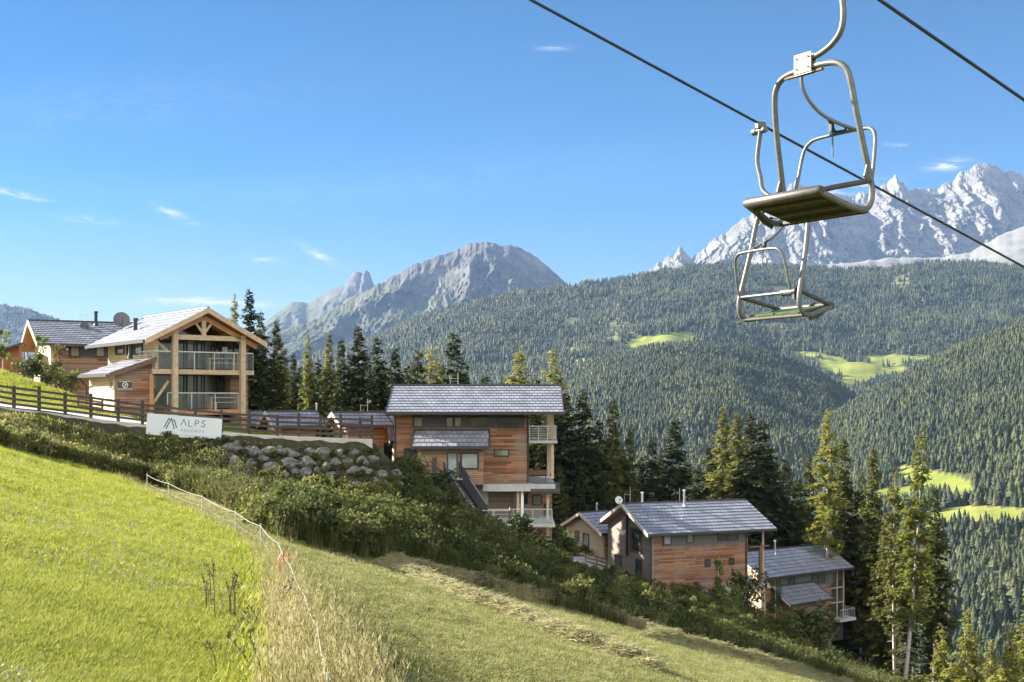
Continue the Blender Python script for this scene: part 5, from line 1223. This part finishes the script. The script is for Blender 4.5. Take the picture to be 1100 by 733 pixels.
fill = [(498, 398, 146), (520, 400, 148), (540, 404, 146), (575, 405, 148), (590, 430, 136), (600, 452, 142), (618, 462, 146), (634, 470, 148), (652, 470, 148), (668, 478, 146), (688, 490, 150), (710, 486, 152), (738, 492, 150), (748, 500, 146), (770, 480, 156), (785, 476, 156), (815, 482, 156), (832, 490, 156), (600, 500, 130), (622, 505, 134), (650, 505, 136), (680, 508, 140)]
for i, (px, py, Y) in enumerate(fill): tree(px, py, Y, 'spruce%d' % ((i * 2 + 1) % 5), .95, 'shaded dark spruce deep in the stand behind the chalets', 'shaded spruces in the stand')
fill = [(880, 545, 140), (902, 555, 142), (955, 600, 126), (930, 610, 132), (1003, 630, 116)]
for i, (px, py, Y) in enumerate(fill): tree(px, py, Y, ('olive%d' if i % 2 else 'spruce%d') % (i % 4), .95, 'dim spruce filling the shade between the larch trunks', 'dim spruces between the larch trunks')

# leafy shrubs and saplings
def leaf_cloud(seed, n, rx, rz, size, lumps=7, zc=None):
    """leaves spread through several overlapping clumps; base at z = 0"""
    rn = np.random.RandomState(seed); zc = rz if zc is None else zc; C = []
    for k in range(lumps):
        a = rn.rand() * 6.28; r = rx * .62 * math.sqrt(rn.rand()); C.append((math.cos(a) * r, math.sin(a) * r, zc + rz * rn.uniform(-.55, .6), rx * rn.uniform(.28, .52)))
    V = []
    for i in range(n):
        cx_, cy_, cz_, cr = C[rn.randint(lumps)]; d = rn.normal(size=3); d /= np.linalg.norm(d); p = np.array([cx_, cy_, cz_]) + d * cr * (rn.rand() ** .4) * np.array([1, 1, .9 * rz / rx if rz < rx else 1.0])
        p[2] = max(p[2], .03); u = rn.normal(size=3); u /= np.linalg.norm(u); w = np.cross(u, rn.normal(size=3)); w /= np.linalg.norm(w); s = size * rn.uniform(.6, 1.4)
        V.append((p, p + u * s * .5 + w * s * .33, p + u * s, p + u * s * .5 - w * s * .33))
    return np.array(V).reshape(-1, 3)
def quads(V, material): return np_mesh('', V, np.arange(len(V)).reshape(-1, 4), M[material])
def stems(seed, n, h, r, spread, material):
    rn = random.Random(seed); m = MB()
    for k in range(n):
        a = rn.uniform(0, 6.28); m.tube([(0, 0, -.3), (math.cos(a) * spread * .4, math.sin(a) * spread * .4, h * .5), (math.cos(a) * spread, math.sin(a) * spread, h)], [r, r * .7, r * .3], 5)
    o = m.build('stem', M[material]); me = o.data; bpy.data.objects.remove(o); return me
SH = {}
for nm, mt in (('shrub', 'shrub_leaves'), ('bright', 'bright_leaves'), ('russet', 'russet_leaves')):
    SH[nm] = [(quads(leaf_cloud(200 + k, 900, 1.0, 1.0, .15), mt), stems(k, 7, 1.2, .03, .6, 'bark')) for k in range(2)]
    SH[nm + '_tall'] = [(quads(leaf_cloud(220 + k, 700, .55, 1.35, .13, 9, 1.75), mt), stems(k + 5, 1, 2.6, .03, .05, 'birch_bark')) for k in range(2)]
def shrub(px, py, Y0, hpx, wide, kind, label, name='shrub', cat='shrub', group=None, Y=None):
    """base at the sight line (px, py), HPX pixels tall"""
    p = hit(px, py, Y0) if Y is None else gpx(px, Y); h = hpx * p.y / F; me, st = SH[kind][tr.randint(0, 1)]; s = h / (3.1 if 'tall' in kind else 1.95)
    r = empty(name, p, tr.uniform(0, 6.28), label, cat, group); r.scale = (s * wide, s * wide, s); link_mesh('leaves', me, r); link_mesh('stem', st, r)
shrub(44, 432, 60, 66, .8, 'bright_tall', 'slim bright green sapling before the lit gable of the upper chalet', 'sapling', 'tree', Y=84)
shrub(63, 434, 60, 62, 1.15, 'russet_tall', 'reddish olive sapling at the corner of the upper chalet', 'sapling', 'tree', Y=85)
shrub(3, 400, 60, 56, 1.0, 'bright_tall', 'thin young tree in front of the red boarded shed', 'sapling', 'tree', Y=80)
shrub(73, 437, 60, 30, 1.1, 'bright', 'round bright green bush by the red-brown side wall', Y=82)
for px, w, l in ((30, 1.2, 'low olive bush below the lit gable, left of two'), (48, 1.2, 'low olive bush below the lit gable, right of two')): shrub(px, 425, 60, 30, w, 'shrub', l, Y=82)
shrub(771, 655, 80, 66, .9, 'bright_tall', 'birch sapling with loose pale leaves before the red front of the lower chalet', 'sapling', 'tree', Y=98)
shrub(784, 668, 80, 34, 1.0, 'bright', 'light green bush right of the birch sapling', Y=97); shrub(757, 655, 80, 20, 1.2, 'bright', 'low light bush left of the birch sapling', Y=97)
shrub(802, 690, 80, 50, 1.0, 'shrub', 'green bush between the lower chalet and the lowest one', Y=100); shrub(833, 690, 80, 62, .9, 'shrub_tall', 'upright dark shrub covering the left of the dark porch roof', Y=104)
shrub(880, 700, 80, 60, 1.2, 'shrub', 'dark shrub before the front wall of the lowest chalet', Y=102); shrub(855, 700, 80, 40, 1.2, 'shrub', 'low dark shrub under the porch window of the lowest chalet', Y=101)
shrub(545, 574, 70, 22, 1.5, 'bright', 'pale leafy bush under the terrace of the square-on chalet', Y=78); shrub(520, 545, 70, 20, 1.6, 'bright', 'yellowish bush behind the foot of the outside stair', Y=83)
shrub(602, 575, 70, 34, .9, 'bright', 'pale sprig-like bush at the right foot of the square-on chalet', Y=94); shrub(655, 615, 85, 16, 1.0, 'shrub', 'small green bush between the fence and the grey gable', Y=100)
shrub(322, 478, 55, 26, 1.0, 'bright_tall', 'little pale green tree behind the ranch fence, left of the orange gable', 'sapling', 'tree', Y=72); shrub(341, 476, 55, 30, .9, 'bright_tall', 'little yellow-green tree touching the orange gable', 'sapling', 'tree', Y=74)
shrub(357, 535, 50, 34, .75, 'bright_tall', 'pale tall weed standing out of the dark bank', 'sapling', 'plant', Y=57)
shrub(606, 622, 70, 32, 1.4, 'shrub', 'big dark bush before the little sunlit gable', Y=92); shrub(586, 612, 70, 36, 1.5, 'shrub', 'big dark bush left of the drive', Y=88)
shrub(560, 600, 60, 42, 1.5, 'shrub', 'wide dark bush below the lower terrace', Y=76); shrub(470, 560, 60, 40, 1.5, 'shrub', 'wide dark bush left of the outside stair', Y=70); shrub(448, 535, 60, 34, 1.3, 'shrub', 'dark bush at the left foot of the square-on chalet', Y=71)
# ------------------------------------------------------------------ grass, weeds, hay
def blademat(name, cols, trans=0.35, rough=0.55):
    m = leafmat(name, cols, trans, 2.0, rough, 0.1, objvar=0.6); return m
blademat('meadow_blades', [(0.21, 0.255, 0.022), (0.30, 0.325, 0.04), (0.41, 0.40, 0.085)], 0.42)
blademat('mown_blades', [(0.17, 0.20, 0.05), (0.28, 0.28, 0.09), (0.41, 0.37, 0.18)], 0.38)
blademat('dry_blades', [(0.20, 0.19, 0.07), (0.32, 0.28, 0.13), (0.44, 0.37, 0.20)], 0.35)
blademat('hay_blades', [(0.19, 0.19, 0.085), (0.31, 0.285, 0.14), (0.43, 0.38, 0.21)], 0.35)
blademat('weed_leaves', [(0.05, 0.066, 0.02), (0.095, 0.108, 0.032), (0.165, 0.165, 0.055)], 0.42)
blademat('lit_weed_leaves', [(0.11, 0.13, 0.03), (0.18, 0.19, 0.05), (0.28, 0.265, 0.09)], 0.55)  # lighter, yellower copy of the weed leaves: sunlight put into the colour
blademat('dark_stalks', [(0.06, 0.06, 0.035), (0.09, 0.075, 0.04), (0.12, 0.09, 0.05)], 0.2)
simple('clover', (0.5, 0.48, 0.42), 0.8, var=0.3)
def blades(seed, n, rad, h0, h1, w, lean=.5, flat=0.0):
    rn = np.random.RandomState(seed); V = []
    for i in range(n):
        a = rn.rand() * 6.28; r = rad * math.sqrt(rn.rand()); p = np.array([math.cos(a) * r, math.sin(a) * r, -.02]); h = rn.uniform(h0, h1); b = rn.rand() * 6.28; d = np.array([math.cos(b), math.sin(b), 0]); s = np.array([-d[1], d[0], 0]) * w * rn.uniform(.7, 1.3)
        if flat and rn.rand() < flat:
            p[2] = rn.uniform(.0, h0); q = p + d * h1 * rn.uniform(.6, 1.6) + np.array([0, 0, rn.uniform(-.02, .03)]); V += [(p - s, p + s, q + s * .5, q - s * .5)]; continue
        l = lean * rn.uniform(.2, 1.2) * h; m1 = p + d * l * .3 + np.array([0, 0, h * .6]); t = p + d * l + np.array([0, 0, h])
        V += [(p - s, p + s, m1 + s * .8, m1 - s * .8), (m1 - s * .8, m1 + s * .8, t + s * .15, t - s * .15)]
    return np.array(V).reshape(-1, 3)
P_meadow = [proto('grass_tuft', quads(blades(300 + k, 40, .17, .05, .13, .0055, .7), 'meadow_blades')) for k in range(4)]
P_mown = [proto('stubble_tuft', quads(blades(320 + k, 40, .24, .025, .075, .006, .9, .55), 'mown_blades')) for k in range(4)]
P_dry = []
for k in range(4):
    v1 = blades(340 + k, 9, .14, .45, .95, .005, .30); rn = np.random.RandomState(k); hd = []
    for i in range(0, len(v1), 8):       # seed heads
        t = v1[i + 6]; 
        for q in range(5):
            o = t + np.array([rn.uniform(-.02, .02), rn.uniform(-.02, .02), rn.uniform(-.10, .03)]); u = np.array([rn.uniform(-.02, .02), rn.uniform(-.02, .02), .045]); s = np.array([rn.uniform(-1, 1), rn.uniform(-1, 1), 0]) * .008; hd.append((o - s, o + s, o + u + s * .4, o + u - s * .4))
    P_dry.append(proto('dry_grass', quads(np.concatenate([v1, np.array(hd).reshape(-1, 3)]), 'dry_blades')))
P_dock = []
for k in range(2):
    v1 = blades(360 + k, 3, .10, .45, .80, .006, .55); rn = np.random.RandomState(k + 5); hd = []
    for i in range(0, len(v1), 8):
        a, b = v1[i + 2], v1[i + 6]
        for q in range(16):
            o = a + (b - a) * (.35 + .65 * q / 16) + rn.normal(size=3) * .006; u = rn.normal(size=3) * .012 + np.array([0, 0, .02]); s = rn.normal(size=3) * .006; hd.append((o - s, o + s, o + u + s, o + u - s))
    P_dock.append(proto('dock_stalk', quads(np.concatenate([v1, np.array(hd).reshape(-1, 3)]), 'dark_stalks')))
hv = []
for k in range(40):
    rn = np.random.RandomState(400 + k); p = np.array([rn.normal() * .12, rn.normal() * .12, .17 + rn.uniform(0, .06)]); 
    for q in range(3):
        u = rn.normal(size=3); u /= np.linalg.norm(u); w = np.cross(u, rn.normal(size=3)); w /= np.linalg.norm(w); hv.append((p - u * .009 - w * .009, p + u * .009 - w * .009, p + u * .009 + w * .009, p - u * .009 + w * .009)) if k < 3 else None
P_clover = [proto('clover_head', quads(np.array(hv).reshape(-1, 3), 'clover'))]

rs = np.random.RandomState(21)
def spread(n, ymin, ymax, test, pw=1.0, pxr=(-80, 1180)):
    """points on the slope, thinning with distance so the picture stays evenly covered"""
    out = []; k = 0
    while len(out) < n and k < n * 8:
        k += 1; u = rs.rand(); y = 1 / (1 / ymin + (1 / ymax - 1 / ymin) * u) if pw == 1 else ymin + (ymax - ymin) * u
        px = rs.uniform(*pxr); x = (px - CX) / F * y
        if test(x, y, px): out.append((x, y, gz(x, y)))
    return np.array(out)
def past_edge(px, y): return y - column(px)[0][0]
fn = lambda x, y, s=.5: noise.noise(Vector((x * s, y * s, 7.7)))
pm = spread(95000, 6.5, 60, lambda x, y, px: x < fence_x(y) + .3 * fn(x, y, 2) and past_edge(px, y) < .5)
d_ = pm[:, 1]; scatter('grass', P_meadow, pm, rs.randint(0, 4, len(pm)), (.55 + d_ / 75) * rs.uniform(.7, 1.25, len(pm)) * np.array([1 + .35 * fn(p[0], p[1], .35) for p in pm]), rs.uniform(0, 6.28, len(pm)), 'uncut sunny meadow grass left of the rope fence', 'grass')
pw_ = spread(80000, 9, 75, lambda x, y, px: x > fence_x(y) - .1 and past_edge(px, y) < .3)
d_ = pw_[:, 1]; scatter('grass', P_mown, pw_, rs.randint(0, 4, len(pw_)), (.6 + d_ / 70) * rs.uniform(.6, 1.3, len(pw_)), rs.uniform(0, 6.28, len(pw_)), 'short mown grass stubble with dry clippings', 'grass')
pc = spread(800, 6.5, 55, lambda x, y, px: x < fence_x(y) - .4 and past_edge(px, y) < 0 and fn(x, y, .3) > -.05)
scatter('flowers', P_clover, pc, np.zeros(len(pc)), .6 + pc[:, 1] / 45, rs.uniform(0, 6.28, len(pc)), 'faded clover heads scattered in the uncut meadow', 'flowers')
# dry grass along the rope fence and on the verge
def fence_strip(n, ymin, ymax, w0, w1):
    out = []
    for _ in range(n):
        y = 1 / (1 / ymin + (1 / ymax - 1 / ymin) * rs.rand()); x = fence_x(y) + rs.uniform(-w0, w1) * (0.35 + .65 * rs.rand()); px = CX + F * x / y
        if past_edge(px, y) < 1: out.append((x, y, gz(x, y)))
    return np.array(out)
pf = np.concatenate([fence_strip(700, 7.5, 52, .45, .5), fence_strip(360, 8, 18, .5, .9)])
fs_ = np.where(pf[:, 1] > 24, .55, .85) * rs.uniform(.55, 1.15, len(pf))
scatter('tall_grass', P_dry, pf, rs.randint(0, 4, len(pf)), fs_, rs.uniform(0, 6.28, len(pf)), 'tall dry grass and seed heads along the rope fence', 'grass')
pg_ = fence_strip(1500, 7.5, 52, .9, .5)
scatter('tall_grass', P_meadow, pg_, rs.randint(0, 4, len(pg_)), rs.uniform(1.5, 2.8, len(pg_)) * np.where(pg_[:, 1] > 24, .8, 1), rs.uniform(0, 6.28, len(pg_)), 'long green grass left standing under the rope', 'grass')
pd = np.array([(fence_x(y) - rs.uniform(.1, 1.2), y) for y in rs.uniform(8, 15, 11)]); pd = np.array([(x, y, gz(x, y)) for x, y in pd])
scatter('weed_stalks', P_dock, pd, rs.randint(0, 2, len(pd)), rs.uniform(.6, 1.15, len(pd)), rs.uniform(0, 6.28, len(pd)), 'dark leaning seed stalks near the rope fence', 'weeds')

# verge and bank
def weed(seed, n, rx, rz, size): return leaf_cloud(seed, n, rx, rz, size, 5)
P_weed = [proto('weed_clump', quads(weed(500 + k, 260, .55, .42, .12), 'weed_leaves')) for k in range(4)]
P_bush = [proto('bank_bush', quads(leaf_cloud(520 + k, 620, 1.0, .75, .15, 7), 'weed_leaves')) for k in range(3)]
P_lit = [proto('weed_clump', quads(weed(540 + k, 220, .5, .45, .11), 'lit_weed_leaves')) for k in range(3)]
def bank_pts(n, pxr, f0, f1, i1=3, off=0.0):
    """between the meadow edge (0) and profile point I1 (1)"""
    out = []
    for _ in range(n):
        px = rs.uniform(*pxr); ys, _z = column(px); t = rs.uniform(f0, f1); y = ys[0] + (ys[i1] + off - ys[0]) * t; x = (px - CX) / F * y
        out.append((x, y, gz(x, y)))
    return np.array(out)
def sc_(name, protos, pts, s0, s1, label, sink=.1):
    pts = pts.copy(); pts[:, 2] -= sink; scatter(name, protos, pts, rs.randint(0, len(protos), len(pts)), rs.uniform(s0, s1, len(pts)), rs.uniform(0, 6.28, len(pts)), label, 'undergrowth')
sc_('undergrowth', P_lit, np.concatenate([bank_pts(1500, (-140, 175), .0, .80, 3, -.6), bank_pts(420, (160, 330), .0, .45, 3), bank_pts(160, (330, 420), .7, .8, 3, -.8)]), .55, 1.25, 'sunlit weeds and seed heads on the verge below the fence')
sc_('tall_grass', P_dry, np.concatenate([bank_pts(2300, (-140, 330), -.03, .75, 3, -.6), bank_pts(450, (500, 1050), .0, .35, 4)]), .6, 1.15, 'dry grass mixed into the verge weeds', .0)
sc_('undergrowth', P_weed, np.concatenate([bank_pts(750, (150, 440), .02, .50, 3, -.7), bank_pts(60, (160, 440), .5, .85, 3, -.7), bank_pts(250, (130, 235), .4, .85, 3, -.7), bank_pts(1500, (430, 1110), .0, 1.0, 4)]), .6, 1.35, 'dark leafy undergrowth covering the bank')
sc_('undergrowth', P_bush, np.concatenate([bank_pts(260, (290, 440), .02, .5, 3), bank_pts(420, (430, 760), .02, .75, 4), bank_pts(260, (740, 1110), .1, 1.0, 4)]), .6, 1.25, 'low dark bushes along the bank', .25)
sc_('undergrowth', P_bush, np.concatenate([bank_pts(200, (600, 1120), 1.0, 1.5, 5), bank_pts(350, (230, 1130), 1.1, 2.2, 5)]), .8, 1.6, 'shaded bushes under the trees behind the chalets', .2)
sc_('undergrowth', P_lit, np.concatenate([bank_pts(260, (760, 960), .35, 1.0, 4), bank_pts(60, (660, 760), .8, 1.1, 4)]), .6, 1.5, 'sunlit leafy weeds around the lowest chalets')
tp = []
for _ in range(9000):
    px = rs.uniform(-120, 300); ys, _z = column(px); y = rs.uniform(ys[3] + 6.5, ys[3] + 30); x = (px - CX) / F * y; tp.append((x, y, gz(x, y)))
tp = np.array(tp); sc_('grass', P_meadow, tp, 1.0, 2.4, 'lawn round the upper chalets', 0)

blademat('bank_blades', [(0.04, 0.055, 0.014), (0.08, 0.09, 0.026), (0.15, 0.145, 0.05)], 0.4)
blademat('rust_leaves', [(0.10, 0.06, 0.03), (0.15, 0.10, 0.045), (0.16, 0.14, 0.06)], 0.3)
P_bankgrass = [proto('bank_grass', quads(blades(600 + k, 46, .30, .35, .95, .010, .55), 'bank_blades')) for k in range(4)]
P_rust = [proto('weed_clump', quads(weed(620 + k, 200, .45, .5, .10), 'rust_leaves')) for k in range(2)]
sc_('tall_grass', P_bankgrass, np.concatenate([bank_pts(300, (-140, 160), -.02, .6, 3), bank_pts(1100, (160, 440), -.02, .6, 3), bank_pts(3800, (430, 1110), -.02, .9, 4)]), .6, 1.35, 'rough unmown grass between the bushes of the bank', .02)
sc_('undergrowth', P_rust, np.concatenate([bank_pts(60, (-100, 440), .1, .6, 3), bank_pts(110, (430, 1050), .05, .8, 4)]), .6, 1.2, 'rusty weeds dotted over the bank')
sc_('undergrowth', P_lit, bank_pts(150, (440, 760), .05, .8, 4), .5, 1.1, 'pale green weeds dotted over the bank')
P_small = [proto('weed_clump', quads(weed(580 + k, 150, .34, .26, .085), 'weed_leaves')) for k in range(3)]
sc_('undergrowth', P_small, bank_pts(700, (175, 440), .5, 1.0, 3, -.4), .45, 1.1, 'small weeds growing between the boulders under the kerb wall', .03)
# hay windrows on the mown meadow
def windrow(px_list, label, w=.9, h=.42, seed=0):
    rn = np.random.RandomState(seed); P_ = []
    for px, py in px_list:
        p = on_meadow(px, py); P_.append(Vector((p.x, p.y, gz(p.x, p.y))))
    path = smooth_path(P_, 14); V = []; base = []
    for i, p in enumerate(path):
        T = (path[min(i + 1, len(path) - 1)] - path[max(i - 1, 0)]).normalized(); s = Vector((-T.y, T.x, 0)); lump = .75 + .5 * noise.noise(Vector((i * .35, seed, 0))); end = min(1, (min(i, len(path) - 1 - i) + 1) / 6)
        row = []
        for k in range(9):
            u = -1 + 2 * k / 8; q = p + s * (w * .5 * u * lump * end + .15 * noise.noise(Vector((i * .2, seed + 3, 0)))); zz_ = gz(q.x, q.y) - .02 + h * lump * end * max(0, 1 - u * u) ** .7 + .05 * rn.rand() * (abs(u) < .9)
            row.append((q.x, q.y, zz_))
        base.append(row)
    n = len(base); vs = np.array(base).reshape(-1, 3); idx = np.arange(n * 9).reshape(n, 9); fcs = np.stack([idx[:-1, :-1], idx[:-1, 1:], idx[1:, 1:], idx[1:, :-1]], -1).reshape(-1, 4); m0 = vs.mean(0)
    o = np_mesh('hay_windrow', vs - m0, fcs, M['hay_blades']); o.location = m0; tag(o, label, 'hay', 'hay windrows')
    for _ in range(n * 130):
        i = rn.randint(n - 1); k = rn.randint(1, 8); p = vs[i * 9 + k] + rn.normal(size=3) * np.array([.12, .12, .03]); a = rn.rand() * 6.28; d = np.array([math.cos(a), math.sin(a), rn.uniform(-.25, .4)]) * rn.uniform(.12, .34); c = np.cross(d, rn.normal(size=3)); c = c / np.linalg.norm(c) * .010; V.append((p - c, p + c, p + d + c * .5, p + d - c * .5))
    V = np.array(V).reshape(-1, 3) - m0; st = np_mesh('hay_strands', V, np.arange(len(V)).reshape(-1, 4), M['hay_blades'], parent=o); tag(st, kind='stuff')
windrow([(412, 606), (440, 612), (490, 623), (530, 632), (575, 644), (620, 655), (660, 667), (690, 677), (716, 686)], 'long narrow hay windrow along the dark edge of the bank', .85, .6, 1)
windrow([(418, 608), (455, 625), (500, 645), (540, 660), (580, 676), (620, 692), (660, 706), (705, 724)], 'broad loose hay windrow running down the mown meadow', 1.2, .40, 2)
windrow([(690, 684), (730, 692), (780, 705), (830, 718), (880, 730), (930, 742)], 'hay windrow farther down along the meadow edge', 1.1, .6, 3)
# ------------------------------------------------------------------ the air
hz = MB(); hz.box(-8000, 8000, -400, 14500, -300, 2600)
hm = bpy.data.materials.new('air'); hm.use_nodes = True; ht = hm.node_tree; ht.nodes.clear()
pv = ht.nodes.new('ShaderNodeVolumePrincipled'); pv.inputs['Color'].default_value = (0.36, 0.58, 1.0, 1); pv.inputs['Density'].default_value = HAZE
pv.inputs['Anisotropy'].default_value = 0.0
ho = ht.nodes.new('ShaderNodeOutputMaterial'); ht.links.new(pv.outputs[0], ho.inputs['Volume'])
tag(hz.build('haze', hm), 'thin blue summer haze over the valley', 'haze', kind='stuff')
